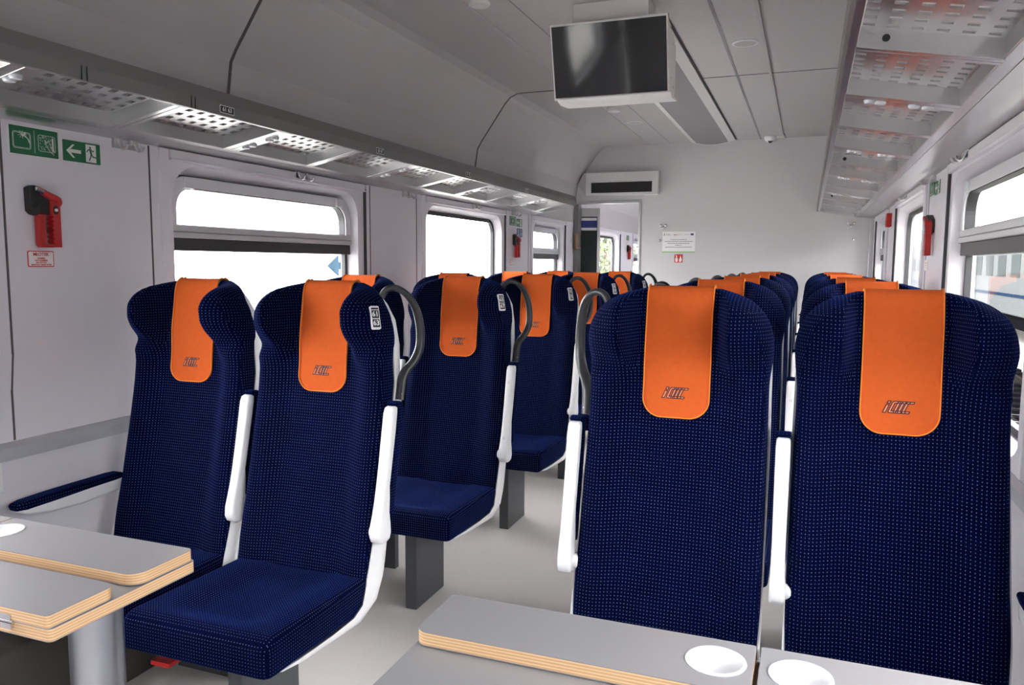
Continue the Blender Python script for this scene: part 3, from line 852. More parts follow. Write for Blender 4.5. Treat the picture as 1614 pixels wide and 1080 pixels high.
XLA, XLW, XRA, XRW = -1.252, -1.714, -0.277, 0.194
Y0, PITCH = 1.843, 0.90
ORD = ['front', 'second', 'third', 'fourth', 'fifth', 'sixth']
NUM_L = ['61|63', '65|67', '71|73', '75|77', '81|83']
def seat_number(seat, txt, s):
    a, b = txt.split('|'); mb = MB()
    z0 = 1.082; x = 0.196
    yb = front_y(0.1965, z0)
    # the plate lies on the outer cheek of the headrest wing
    zc, xc = 1.080, 0.193
    dx_ = Vector((0.016, front_y(xc + 0.008, zc) - front_y(xc - 0.008, zc), 0)).normalized()
    dz_ = Vector((0, front_y(xc, zc + 0.025) - front_y(xc, zc - 0.025), 0.05)).normalized()
    dz_ = (dz_ - dx_ * 0.42).normalized()
    dirx = (dx_ - dz_ * dx_.dot(dz_)).normalized(); up = dz_
    nrm = dirx.cross(up)
    c = Vector((xc, front_y(xc, zc), zc)) + nrm * 0.0035
    if s < 0: raise ValueError
    F = frameM(c, dirx, up)
    plate(mb, F, rrect(-0.0125, 0.0125, -0.031, 0.031, 0.003, 3), -0.006, 0.0012, 1)
    plate(mb, F, rect(-0.0105, 0.0105, 0.0215, 0.0265), 0.0012, 0.0016, 0)
    plate(mb, F, rect(-0.0105, 0.0105, -0.002, 0.0195), 0.0012, 0.0016, 0)
    plate(mb, F, rect(-0.0105, 0.0105, -0.026, -0.0045), 0.0012, 0.0016, 0)
    text_into(mb, a, 0.019, F @ Matrix.Translation((0, 0.0088, 0.0018)), 1, 0.0004, ext=0.0002)
    text_into(mb, b, 0.019, F @ Matrix.Translation((0, -0.0152, 0.0018)), 1, 0.0004, ext=0.0002)
    mb.build('seat_number', [M['sblack'], M['swhite']], seat)

protos = {}
for nm, s, ais in (('LA', 1, True), ('LW', 1, False), ('RA', -1, True), ('RW', -1, False)): protos[nm] = make_seat(s, ais)
for nm, x, s, ais, n in (('LA', XLA, 1, True, 5), ('LW', XLW, 1, False, 5), ('RA', XRA, -1, True, 6), ('RW', XRW, -1, False, 6)):
    clones = [protos[nm]] + [copy_tree(protos[nm]) for _ in range(n - 1)]
    for k, t in enumerate(clones):
        t.location = (x, Y0 + PITCH * k, 0)
        sd = 'left' if s > 0 else 'right'
        row = '%s row %s of aisle' % (ORD[k], sd)
        extra = ''
        if k == 0: extra = ', behind table'
        if k == n - 1: extra = ', by end wall'
        if ais:
            lab = 'navy dotted seat with grab handle and orange headrest cover, %s%s' % (row, extra)
        else:
            lab = 'navy dotted window-side seat with orange headrest cover, %s%s' % (row, extra)
        if len(lab.split()) > 16: lab = lab.replace(' and orange headrest cover', '').replace(' with orange headrest cover', '')
        t['label'] = lab
        t['group'] = 'navy seats %s of the aisle' % sd
        if ais and s > 0: seat_number(t, NUM_L[k], s)

# red tag hanging below the front left aisle seat
bx = MB().box(-0.028, 0.028, -0.05, 0.03, -0.012, 0.0).box(-0.02, 0.02, -0.01, 0.03, 0.0, 0.012)
t_ = bx.build('life_vest_tab', M['red'], protos['LA'], bevel=0.003); t_.location = (-0.112, -0.485, 0.302); t_.name = 'red_pull_handle'
t_['label'] = 'red pull handle under the seat cushion'

# ------------------------------------------------------------------ tables
def table(side, xo, xi, ysplit, label):
    """xo end by the aisle, xi end at the wall"""
    yA, yB = 0.728, 1.000
    yc = (yA + yB) / 2
    root = thing('folding_table', label, 'table', ((xo + xi) / 2, yc, 0.0))
    cx = root.location.x
    d = 1 if xi > xo else -1
    def slab(name, x0, x1, y0_, y1_, z0, z1, rs, parent, hole=None):
        # rs: corner radii at (x0,y0),(x1,y0),(x1,y1),(x0,y1)
        pts = []
        for (px, py, a0, r) in ((x1, y1_, 0, rs[2]), (x0, y1_, 90, rs[3]), (x0, y0_, 180, rs[0]), (x1, y0_, 270, rs[1])):
            sx = -1 if px == x1 else 1; sy = -1 if py == y1_ else 1
            for k in range(9):
                a = radians(a0 + 90 * k / 8); pts.append((px + sx * r + r * cos(a), py + sy * r + r * sin(a)))
        n = len(pts); P3 = lambda z: [(p[0] - cx, p[1] - yc, z) for p in pts]
        mb = MB()
        # edge in plywood (material 1), faces in laminate (material 0)
        mb.loft([P3(z0 + 0.0012), P3(z1 - 0.0012)], cap0=False, cap1=False, mi=1)
        inn = [(p[0] * 1.0, p[1]) for p in pts]
        mb.loft([P3(z1 - 0.0012), P3(z1)], cap0=False, cap1=False, mi=0); mb.loft([P3(z0), P3(z0 + 0.0012)], cap0=True, cap1=False, mi=0)
        if hole:
            hx, hy, hr = hole; hx -= cx; hy -= yc
            H = []
            for p in pts: # hole samples matched in angle to the outline
                a = math.atan2(p[1] - yc - hy, p[0] - cx - hx); H.append((hx + hr * cos(a), hy + hr * sin(a), z1))
            base = P3(z1)
            # denser ring so the hole is round
            O2, H2 = [], []
            for i in range(n):
                a, b = Vector(base[i]), Vector(base[(i + 1) % n])
                m_ = max(1, int((b - a).length / 0.012))
                for q in range(m_):
                    p = a.lerp(b, q / m_); O2.append(p); an = math.atan2(p.y - hy, p.x - hx); H2.append(Vector((hx + hr * cos(an), hy + hr * sin(an), z1)))
            N2 = len(O2); mb.add(O2 + H2, [(i, (i + 1) % N2, N2 + (i + 1) % N2, N2 + i) for i in range(N2)], 0)
        else:
            mb.add(P3(z1), [tuple(range(n))], 0)
        return mb.build(name, [M['table'], M['ply']], parent)
    def cup(x, y, z, r, parent):
        mb = MB(); mb.lathe([(r + 0.001, 0.0), (r + 0.0005, 0.0014), (r - 0.003, 0.0018), (r - 0.0045, 0.0005), (r - 0.007, -0.006), (r - 0.012, -0.0085), (0.0005, -0.0085)], (x - cx, y - yc, z), 40)
        mb.build('cup_recess', M['cup'], parent, smooth=True, ang=180)
    t = 0.0195
    lo = min(xo, xi); hi = max(xo, xi)
    r_in = 0.006
    if d > 0: rs = (0.02, r_in, r_in, r_in)
    else: rs = (r_in, 0.008, 0.008, r_in)
    slab('lower_board', lo, hi, yA, yB, 0.7195 - t, 0.7195, rs, root)
    zt = 0.7402
    mid = xo + d * 0.43
    zb = 0.7208
    # far leaves, folded over the board
    for nm, a, b in (('aisle', xo + d * 0.0, mid - d * 0.003), ('wall', mid + d * 0.003, xi)):
        l_, h_ = min(a, b), max(a, b)
        outer_lo = (d > 0)
        if nm == 'aisle': rs = (0.018, 0.004, 0.004, 0.004) if d > 0 else (0.004, 0.026, 0.010, 0.004)
        else: rs = (0.004, 0.004, 0.004, 0.004)
        hx = mid - d * 0.048 if nm == 'aisle' else mid + d * 0.05
        lf = slab('folding_leaf', l_, h_, yB - 0.126, yB - 0.004, zb, zt, rs, root, hole=(hx, yB - 0.062, 0.036))
        cup(hx, yB - 0.062, zt, 0.036, lf)
    if side < 0:
        for nm, a, b in (('aisle', xo, mid - d * 0.003), ('wall', mid + d * 0.003, xi)):
            l_, h_ = min(a, b), max(a, b)
            rs = (0.004, 0.006, 0.020, 0.004) if nm == 'aisle' else (0.004,) * 4
            lf = slab('folding_leaf', l_, h_, yA - 0.003, yA + 0.112, zb, zt, rs, root)
    else:
        # the near leaves of the right table lie open
        for nm, a, b in (('aisle', xo - 0.012, mid - d * 0.003), ('wall', mid + d * 0.003, xi)):
            slab('folding_leaf', min(a, b), max(a, b), yA - 0.118, yA - 0.002, 0.7195 - t, 0.7195, (0.02, 0.004, 0.004, 0.004) if nm == 'aisle' else (0.004,) * 4, root)
    for k in (0.08, 0.35):
        xx = xo + d * k
        for yy in ((yA - 0.003, yB + 0.003) if side < 0 else (yB + 0.003,)):
            hg = MB()
            hg.box(xx - 0.010 - cx, xx + 0.010 - cx, yy - 0.0022 - yc, yy + 0.0022 - yc, 0.7095, 0.731)
            hg.tube([(xx - 0.013 - cx, yy - yc, 0.7201), (xx + 0.013 - cx, yy - yc, 0.7201)], 0.0032, n=10)
            hg.build('hinge', M['chrome'], root)
    lx = xo + d * 0.075 if side < 0 else xo + d * 0.62
    mb = MB(); mb.lathe([(0.075, 0.0), (0.075, 0.006), (0.041, 0.012), (0.0395, 0.02), (0.0395, 0.69), (0.06, 0.696), (0.06, 0.6995)], (lx - cx, 0, 0), 36)
    mb.build('leg', M['steel'], root, smooth=True, ang=30)
    MB().box(xi - cx - (0.02 if d > 0 else 0), xi - cx + (0.0 if d > 0 else 0.02), -0.10, 0.10, 0.66, 0.70).build('wall_bracket', M['silver'], root, bevel=0.002)
    return root
table(-1, -0.953, XL + 0.002, 0, 'grey topped folding table with plywood edges, left of the aisle')
table(1, -0.468, XR - 0.002, 0, 'grey topped folding table with plywood edges, right of the aisle')

# heater along the left wall under the table
ht = thing('wall_heater', 'dark floor heater housing along the wall under the left folding table', 'heater', (-1.90, 0.95, 0))
MB().extr([(-0.105, 0), (0.10, 0), (0.10, 0.20), (0.07, 0.25), (-0.105, 0.265)], -0.75, 1.0, 'xz').build('housing', M['heater'], ht, bevel=0.01)
sl = MB()
for k in range(8): sl.box(0.1005, 0.103, -0.45 + 0.06 * k, -0.41 + 0.06 * k, 0.05, 0.20)
sl.build('vent_slot', M['black'], ht)

# ------------------------------------------------------------------ ceiling fittings
# air duct grille in two lengths
def duct(y0, y1, label):
    root = thing('ceiling_air_vent', label, 'air vent', (-0.79, (y0 + y1) / 2, 2.27), 'ceiling vents above the aisle'); oy = (y0 + y1) / 2
    pts = [(-0.175 + 0.35 * i / 14, -0.012 - 0.030 * (1 - ((i - 7) / 7.0) ** 2) + 0.0) for i in range(15)]
    rim = [p for p in [(-0.19, 0.0)] + [(-0.19, -0.014), (-0.135, -0.030), (-0.135, -0.004), ] ]
    mb = MB()
    mb.extr([(-0.18, 0), (-0.18, -0.012), (-0.138, -0.026), (-0.138, 0)], y0 - oy, y1 - oy); mb.extr([(0.18, 0), (0.18, -0.012), (0.128, -0.028), (0.128, 0)], y0 - oy, y1 - oy)
    prof = [(-0.138, 0.0)] + [(-0.138 + 0.266 * i / 12, -0.026 - 0.018 * sin(pi * i / 12)) for i in range(13)] + [(0.128, 0)]
    mb.extr(prof, y1 - oy - 0.02, y1 - oy); mb.extr(prof, y0 - oy, y0 - oy + 0.02)
    mb.build('rim', M['white'], root)
    g = MB(); prof = [(-0.138, 0.0)] + [(-0.138 + 0.266 * i / 12, -0.022 - 0.018 * sin(pi * i / 12)) for i in range(13)] + [(0.128, 0)]
    g.extr(prof, y0 - oy + 0.02, y1 - oy - 0.02)
    g.build('grille', M['grille'], root, smooth=True, ang=30)
    MB().box(0.18, 0.192, y0 - oy, y1 - oy, -0.004, -0.0005).build('shadow_gap', M['groove'], root)
    return root
duct(3.42, 6.83, 'long curved mesh air vent in the ceiling behind the hanging screen')
duct(-1.5, 2.93, 'curved mesh air vent at the top edge, in front of the hanging screen')

def disc(name, label, cat, x, y, r, h, group=None, mesh=True):
    root = thing(name, label, cat, (x, y, 2.27), group)
    MB().lathe([(r, 0.0), (r, -h * 0.5), (r * 0.93, -h), (r * 0.80, -h)], (0, 0, 0), 32).build('rim', M['white'], root, smooth=True, ang=40)
    MB().lathe([(r * 0.82, -0.001), (r * 0.8, -h * 1.02), (0.001, -h * 1.12)], (0, 0, 0), 32).build('cap', M['ceil'] if mesh else M['white'], root, smooth=True, ang=40)
disc('ceiling_speaker', 'round flush speaker disc in the ceiling right of the screen', 'speaker', -0.322, 3.93, 0.062, 0.006)
disc('ceiling_speaker', 'flat round disc in the ceiling below the screen, farther than the detector', 'speaker', -1.246, 5.81, 0.06, 0.004)
disc('smoke_detector', 'small round smoke detector on the ceiling just below the screen', 'smoke detector', -1.268, 5.25, 0.045, 0.022, None, False)
disc('smoke_detector', 'round white detector on the ceiling at the top edge, left of the screen', 'smoke detector', -1.284, 2.985, 0.045, 0.012, None, False)

cc = thing('security_camera', 'small white dome camera in the ceiling corner above the end wall', 'security camera', (-0.33, 6.78, 2.27))
MB().lathe([(0.05, 0), (0.05, -0.015), (0.045, -0.03), (0.03, -0.045), (0.012, -0.052), (0.0005, -0.053)], (0, 0, 0), 28).build('dome', M['shell'], cc, smooth=True, ang=180)
MB().cyl((0, -0.032, -0.042), 0.016, 'y', 0.014, 20).build('lens', M['black'], cc, bevel=0.002)
MB().box(0.045, 0.115, -0.02, 0.02, -0.02, 0).build('cable_box', M['white'], cc, bevel=0.004)

# ------------------------------------------------------------------ hanging screen
tv = thing('hanging_screen', 'black display screen in a white casing hanging from the ceiling', 'screen', (-0.775, 3.08, 2.27))
TL, TR = -1.018 + 0.775, -0.542 + 0.775
tt = Vector((0, 3.085 - 3.08, 2.183 - 2.27)); bb = Vector((0, 3.163 - 3.08, 1.899 - 2.27))
up = (tt - bb).normalized(); ht_ = (tt - bb).length
Ft = frameM(((TL + TR) / 2, bb.y, bb.z), (1, 0, 0), up)    # x right, y up the screen, z towards the viewer
hw_ = (TR - TL) / 2
mb = MB(); plate(mb, Ft, rect(-hw_, hw_, 0, ht_), -0.03, -0.002)
mb.build('casing_front', M['tvcase'], tv, bevel=0.003)
mb = MB(); plate(mb, Ft, rect(-hw_ + 0.007, hw_ - 0.007, 0.010, ht_ - 0.009), -0.002, 0.0)
mb.build('display', M['tv'], tv)
mb = MB()
prof = [(tt.y + 0.02, tt.z - 0.004), (tt.y + 0.10, tt.z - 0.012), (tt.y + 0.24, tt.z - 0.07), (tt.y + 0.24, bb.z - 0.0), (bb.y + 0.02, bb.z - 0.0)]
mb.extr(prof, TL + 0.004, TR - 0.004, 'yz'); mb.build('casing_back', M['tvcase'], tv, bevel=0.004)
mb = MB(); mb.extr([(bb.y - 0.012, bb.z + 0.004), (bb.y + 0.15, bb.z + 0.004), (bb.y + 0.15, bb.z - 0.004), (bb.y + 0.03, bb.z - 0.014), (bb.y + 0.005, bb.z - 0.008)], TL + 0.016, TR + 0.008, 'yz')
mb.build('bottom_tray', M['white'], tv, bevel=0.003)
for y, z in ((0.10, -0.115), (0.155, -0.165), (0.14, -0.30), (0.19, -0.325)): MB().cyl((TR - 0.004, y, z), 0.005, 'x', 0.003, 12).build('screw', M['screw'], tv)
MB().box(-0.16, 0.15, 0.05, 0.20, -0.10, 0.0).build('ceiling_mount', M['tvcase'], tv, bevel=0.004)

# ------------------------------------------------------------------ things on the side walls
def wallframe(side, y, z, lift=0.0):
    # x axis reads left to right for somebody facing the wall
    if side < 0: return frameM((XL + lift, y, z), (0, 1, 0), (0, 0, 1))
    return frameM((XR - lift, y, z), (0, -1, 0), (0, 0, 1))

def hammer(side, y, z, label, full=True):
    root = thing('emergency_hammer', label, 'emergency hammer', (XL if side < 0 else XR, y, z), 'emergency hammers')
    inv = Matrix.Translation(-Vector(root.location))
    F = inv @ wallframe(side, y, z)
    fl = 1 if side < 0 else 1
    # black holder
    mb = MB(); plate(mb, F, [(-0.045, 0.075), (-0.032, 0.083), (-0.022, 0.081), (0.03, 0.062), (0.03, 0.005), (-0.010, 0.005), (-0.010, -0.002), (-0.034, 0.003), (-0.044, 0.012)], 0.0, 0.026)
    hold = mb.build('holder', M['black'], root, bevel=0.003)
    rib = MB()
    for k in range(6): plate(rib, F, [(-0.040 + 0.006 * k, 0.022), (-0.037 + 0.006 * k, 0.022), (-0.022 + 0.006 * k, 0.045), (-0.025 + 0.006 * k, 0.045)], 0.026, 0.028)
    rib.build('holder_rib', M['rubber'], hold)
    if not full: return root
    # red hammer: head, handle with finger grips, outer bar, foot
    mb = MB()
    plate(mb, F, [(-0.030, 0.072), (-0.028, 0.079), (0.032, 0.058), (0.043, 0.052), (0.046, 0.040), (0.040, 0.028), (0.030, 0.030), (0.030, 0.040), (-0.004, 0.052)], 0.012, 0.038)
    mb.build('hammer_head', M['red'], root, bevel=0.004)
    mb = MB(); a = F @ Vector((-0.034, 0.072, 0.036)); b = F @ Vector((-0.012, 0.064, 0.036)); mb.tube([a, b], 0.006, n=12, up=(1, 0, 0)); mb.build('steel_tip', M['chrome'], root)
    mb = MB()
    gr = [(0.040, 0.045), (0.040, -0.086), (0.012, -0.086)]
    z = -0.080
    while z < 0.002: gr += [(0.012, z), (0.018, z + 0.004), (0.012, z + 0.009)]; z += 0.0125
    gr += [(0.012, 0.045)]
    plate(mb, F, gr, 0.010, 0.034)
    plate(mb, F, [(-0.024, 0.004), (-0.024, -0.080), (-0.018, -0.087), (0.014, -0.087), (0.014, -0.078), (-0.006, -0.078), (-0.006, 0.004)], 0.010, 0.032)
    mb.build('hammer_handle', M['red'], root, bevel=0.0015)
    mb = MB(); plate(mb, F, rrect(0.018, 0.031, 0.006, 0.030, 0.005, 3), 0.034, 0.0355); mb.build('button_plate', M['black'], root)
    mb = MB(); q = F @ Vector((0.0245, 0.018, 0.0355)); mb.tube([q, F @ Vector((0.0245, 0.018, 0.038))], 0.0045, n=12, up=(0, 0, 1)); mb.build('button', M['swhite'], root)
    return root
hammer(-1, 1.582, 1.348, 'red emergency hammer in a black holder, nearest on the left wall')
hammer(-1, 5.36, 1.355, 'red emergency hammer on the left wall beside the last left window')
hammer(1, 3.66, 1.355, 'red emergency hammer in black holder on the right wall pillar')
hammer(-1, 9.18, 1.37, 'distant emergency hammer on the wall beyond the doorway')
hb = thing('hammer_bracket', 'red bracket high on the far right wall near the end wall', 'bracket', (XR, 5.50, 1.50))
F = Matrix.Translation(-Vector(hb.location)) @ wallframe(1, 5.50, 1.50)
mb = MB(); plate(mb, F, [(-0.045, -0.03), (-0.045, 0.03), (-0.02, 0.055), (0.045, 0.055), (0.045, -0.03), (0.025, -0.03), (0.025, 0.015), (-0.02, 0.015), (-0.02, -0.03)], 0, 0.03)
mb.build('bracket', M['red'], hb, bevel=0.004)

def sign(name, label, cat, side, y, z, w, h, bg, draw=None, group=None, r=0.002, border=None, mats=None):
    o_loc = Vector((XL if side < 0 else XR, y, z)); F = Matrix.Translation(-o_loc) @ wallframe(side, y, z)
    mb = MB(); t0 = 0.0015
    if border is not None:
        plate(mb, F, rrect(-w / 2, w / 2, -h / 2, h / 2, r, 3), 0.0003, t0, border)
        plate(mb, F, rrect(-w / 2 + 0.0024, w / 2 - 0.0024, -h / 2 + 0.0024, h / 2 - 0.0024, r * 0.7, 3), t0, t0 + 0.0004, bg)
    else: plate(mb, F, rrect(-w / 2, w / 2, -h / 2, h / 2, r, 3), 0.0003, t0 + 0.0004, bg)
    if draw: draw(mb, F @ Matrix.Translation((0, 0, t0 + 0.0004)))
    o = mb.build(name, mats or [M['green'], M['swhite'], M['sred'], M['sblack'], M['blue']]); o.location = o_loc
    return tag(o, label, cat, group)

def stroke(mb, F, pts, w, mi=1, closed=False, t=0.0004):
    P_ = list(pts) + ([pts[0]] if closed else [])
    for a, b in zip(P_, P_[1:]):
        d = Vector((b[0] - a[0], b[1] - a[1])); L_ = d.length
        if L_ < 1e-6: continue
        d /= L_; n_ = Vector((-d.y, d.x)) * w / 2; e = d * w * 0.3
        plate(mb, F, [(a[0] - e.x + n_.x, a[1] - e.y + n_.y), (b[0] + e.x + n_.x, b[1] + e.y + n_.y), (b[0] + e.x - n_.x, b[1] + e.y - n_.y), (a[0] - e.x - n_.x, a[1] - e.y - n_.y)], 0, t, mi)
def arrow_left(mb, F, cx, cy, s, mi=1):
    plate(mb, F, [(cx - s, cy), (cx - s * 0.15, cy + s * 0.75), (cx + s * 0.12, cy + s * 0.75), (cx - s * 0.42, cy + s * 0.2), (cx - s * 0.42, cy - s * 0.2), (cx + s * 0.12, cy - s * 0.75), (cx - s * 0.15, cy - s * 0.75)], 0, 0.0004, mi)
    plate(mb, F, rect(cx - s * 0.5, cx + s * 0.95, cy - s * 0.2, cy + s * 0.2), 0, 0.0004, mi)
def running_man(mb, F, cx, cy, s, flip=1, mi=0):
    def P(x, y): return (cx + flip * x * s, cy + y * s)
    T = F @ Matrix.Translation((0, 0, 0.0004))
    plate(mb, T, [P(0.13 * cos(a) + 0.0, 0.72 + 0.13 * sin(a)) for a in [2 * pi * k / 12 for k in range(12)]], 0, 0.0004, mi)
    stroke(mb, T, [P(0.0, 0.5), P(0.12, -0.05)], 0.26 * s, mi)
    stroke(mb, T, [P(-0.5, 0.15), P(-0.28, 0.42), P(0.05, 0.5), P(0.38, 0.28), P(0.5, 0.36)], 0.12 * s, mi)
    stroke(mb, T, [P(0.12, -0.05), P(0.05, -0.42), P(-0.18, -0.85)], 0.15 * s, mi)
    stroke(mb, T, [P(0.12, -0.05), P(0.38, -0.38), P(0.80, -0.42)], 0.15 * s, mi)
def exit_draw(w):
    def d(mb, F):
        arrow_left(mb, F, -w * 0.22, 0, w * 0.20)
        plate(mb, F, rect(w * 0.10, w * 0.38, -w * 0.205, w * 0.205), 0, 0.0004, 1)
        running_man(mb, F, w * 0.22, 0, w * 0.19)
    return d
def break_draw(mb, F):
    # left pictogram: hammer striking a pane, right pictogram: hand pushing a cracked pane
    for cx in (-0.0375, 0.0375):
        stroke(mb, F, rrect(cx - 0.026, cx + 0.026, -0.022, 0.022, 0.006, 3), 0.0012, 1, True)
    stroke(mb, F, rrect(-0.0375 - 0.0235, -0.0375 + 0.0235, -0.0195, 0.0195, 0.005, 3), 0.0008, 1, True)
    for a in range(0, 360, 40): stroke(mb, F, [(-0.036, 0.016), (-0.036 + 0.013 * cos(radians(a)), 0.016 + 0.011 * sin(radians(a)))], 0.0009)
    stroke(mb, F, [(-0.030, 0.016), (-0.018, 0.004), (-0.014, -0.006)], 0.0025); stroke(mb, F, [(-0.034, 0.012), (-0.026, 0.020)], 0.004)
    random.seed(2)
    for k in range(70):
        x, y = 0.0375 + random.uniform(-0.023, 0.018), random.uniform(-0.019, 0.019); a = random.uniform(0, pi)
        stroke(mb, F, [(x, y), (x + 0.004 * cos(a), y + 0.004 * sin(a))], 0.0006)
    stroke(mb, F, [(0.056, 0.016), (0.056, -0.018)], 0.005)
    stroke(mb, F, [(0.058, -0.028), (0.046, -0.020), (0.034, -0.002), (0.032, 0.010), (0.038, 0.004), (0.044, 0.010), (0.050, -0.008), (0.062, -0.020)], 0.0014)
    stroke(mb, F, [(0.0, -0.03), (0.0, 0.03)], 0.001)
sign('safety_sign', 'green twin sticker picturing a hammer breaking a window, nearest left wall panel', 'sign', -1, 1.578, 1.551, 0.150, 0.080, 0, break_draw, border=1)
sign('exit_sign', 'green emergency exit sign with arrow and running figure, nearest left wall panel', 'sign', -1, 1.729, 1.543, 0.126, 0.060, 0, exit_draw(0.126))
def mlotek(mb, F):
    for t, s, y in (('MŁOTEK', 0.0125, 0.0125), ('HAMMER', 0.0062, 0.0015), ('NOTHAMMER', 0.0062, -0.0045), ('МОЛОТОК', 0.0062, -0.0105), ('MARTEAU BRISE-VITRE', 0.0062, -0.0165)):
        text_into(mb, t, s, F @ Matrix.Translation((0, y, 0.0003)), 2, 0.00015, ext=0.0002)
sign('hammer_sticker', 'small white sticker with red lettering under the nearest left hammer', 'sticker', -1, 1.579, 1.229, 0.080, 0.045, 1, mlotek, border=2, r=0.004)
def small_green(mb, F):
    stroke(mb, F, rrect(-0.045, 0.045, -0.024, 0.024, 0.006, 3), 0.002, 1, True)
    for a in range(0, 360, 45): stroke(mb, F, [(0.0, 0.0), (0.016 * cos(radians(a)), 0.016 * sin(radians(a)))], 0.0015)
sign('safety_sign', 'green break-window sticker above the farther hammer on the left wall', 'sign', -1, 5.318, 1.532, 0.125, 0.065, 0, small_green)
sign('exit_sign', 'small green exit arrow sign on the left wall, right of the farther sticker', 'sign', -1, 5.455, 1.525, 0.115, 0.058, 0, exit_draw(0.115))
def wc(mb, F):
    stroke(mb, F, [(0.0, -0.028), (0.0, 0.028)], 0.0025)
    for cx in (-0.028, 0.03):
        plate(mb, F, [(cx + 0.006 * cos(a), 0.018 + 0.006 * sin(a)) for a in [2 * pi * k / 10 for k in range(10)]], 0, 0.0004, 1)
    stroke(mb, F, [(-0.030, 0.010), (-0.026, -0.018)], 0.009); stroke(mb, F, [(-0.026, -0.010), (-0.014, -0.020)], 0.005)
    stroke(mb, F, [(0.028, 0.010), (0.028, -0.004), (0.040, -0.006), (0.046, -0.018)], 0.004)
    stroke(mb, F, [(0.022, 0.0), (0.018, -0.014), (0.030, -0.022), (0.040, -0.014)], 0.003)
sign('facilities_sign', 'dark blue pictogram sign beside the farther hammer on the left wall', 'sign', -1, 5.462, 1.452, 0.115, 0.062, 4, wc)
def tiny(mb, F):
    stroke(mb, F, [(-0.02, 0.01), (0.02, 0.01)], 0.003, 2); stroke(mb, F, [(-0.012, 0.0), (0.012, 0.0)], 0.002, 2); stroke(mb, F, [(-0.012, -0.008), (0.012, -0.008)], 0.002, 2)
sign('hammer_sticker', 'tiny white sticker with red print under the farther left hammer', 'sticker', -1, 5.30, 1.235, 0.065, 0.04, 1, tiny, border=2, r=0.003)
sign('safety_sign', 'green break-window sticker on the right wall pillar above the hammer', 'sign', 1, 3.76, 1.552, 0.145, 0.06, 0, small_green)
sign('exit_sign', 'green exit sign on the right wall pillar, right of the break-window sticker', 'sign', 1, 3.605, 1.543, 0.13, 0.055, 0, exit_draw(0.13))
sign('hammer_sticker', 'pale sticker below the hammer on the right wall pillar', 'sticker', 1, 3.80, 1.228, 0.09, 0.045, 1, tiny, r=0.003)
sign('safety_sign', 'faint green sticker beyond the doorway above the distant hammer', 'sign', -1, 9.18, 1.535, 0.13, 0.06, 0, small_green)
def sk(mb, F): stroke(mb, F, rrect(-0.02, 0.02, -0.028, 0.028, 0.004, 3), 0.0015, 3, True)
sign('info_sticker', 'white rounded sticker with black outline below the left handrail, at the left edge', 'sticker', -1, 1.40, 0.640, 0.06, 0.08, 1, sk, r=0.006)
sign('info_sticker', 'white sticker on the left wall at the left edge, above the silver rail', 'sticker', -1, 1.395, 1.04, 0.10, 0.14, 1, None, r=0.002)

# coat hooks: pairs hanging under the rack
def hook(side, y, label):
    root = thing('coat_hook', label, 'coat hook', (XL if side < 0 else XR, y, 1.585), 'coat hooks under the racks')
    d = -side
    MB().box(0.0, d * 0.012, -0.016, 0.016, -0.012, 0.03).build('plate', M['rack'], root, bevel=0.002)
    MB().tube([(d * 0.012, 0, 0.012), (d * 0.020, 0, -0.005), (d * 0.030, 0, -0.016), (d * 0.042, 0, -0.014), (d * 0.048, 0, -0.002)], [0.006, 0.005, 0.005, 0.005, 0.006], n=10, up=(0, 1, 0)).build('peg', M['screw'], root, smooth=True)
for y, place in ((1.878, 'on the nearest panel'), (2.785, 'above the first window'), (3.71, 'between two windows'), (4.60, 'above the second window'), (5.34, 'above the farther hammer')):
    hook(-1, y - 0.025, 'nearer metal coat hook of the pair under the left rack %s' % place)
    hook(-1, y + 0.035, 'farther metal coat hook of the pair under the left rack %s' % place)
for y, place in ((2.95, 'above the nearest window'), (3.71, 'above the hammer pillar'), (4.60, 'above the second window')):
    hook(1, y - 0.025, 'nearer metal coat hook of the pair under the right rack %s' % place)
    hook(1, y + 0.035, 'farther metal coat hook of the pair under the right rack %s' % place)

# ------------------------------------------------------------------ end wall fittings
db = thing('passenger_display', 'blank black passenger display in a grey box above the doorway', 'display', (-1.57, YEND, 1.93))
MB().extr([(-0.325, -0.095), (0.325, -0.10), (0.325, 0.105), (-0.325, 0.105)], -0.075, 0.0).build('casing', M['white'], db, bevel=0.006)
MB().box(-0.272, 0.272, -0.078, -0.074, -0.075, 0.015).build('display', M['black'], db)
MB().extr([(-0.40, 0.0), (-0.325, -0.095), (-0.325, 0.105), (-0.345, 0.105)], -0.07, 0.0).build('side_fillet', M['ceil'], db)

ps = thing('notice', 'white printed notice with green bottom edge on the end wall', 'notice', (-1.067, YEND, 1.42))
F = frameM((0, -0.001, 0), (1, 0, 0), (0, 0, 1))
mb = MB(); plate(mb, F, rect(-0.142, 0.142, -0.091, 0.091), -0.001, 0.0015, 0)
plate(mb, F, rect(-0.142, 0.142, -0.091, -0.082), 0.0015, 0.002, 1)
T = F @ Matrix.Translation((0, 0, 0.0016))
plate(mb, T, rect(0.102, 0.128, 0.058, 0.074), 0, 0.0003, 2)
plate(mb, T, rect(-0.128, -0.120, 0.055, 0.075), 0, 0.0003, 3)
plate(mb, T, rect(-0.045, -0.018, 0.060, 0.066), 0, 0.0003, 4)
random.seed(8)
def dashes(x0, x1, y, h, mi=5):
    x = x0
    while x < x1:
        w = random.uniform(0.008, 0.022); plate(mb, T, rect(x, min(x + w, x1), y, y + h), 0, 0.0003, mi); x += w + 0.003
dashes(-0.108, -0.075, 0.066, 0.004); dashes(-0.108, -0.06, 0.058, 0.003); dashes(-0.014, 0.03, 0.062, 0.003); dashes(0.05, 0.095, 0.063, 0.003)
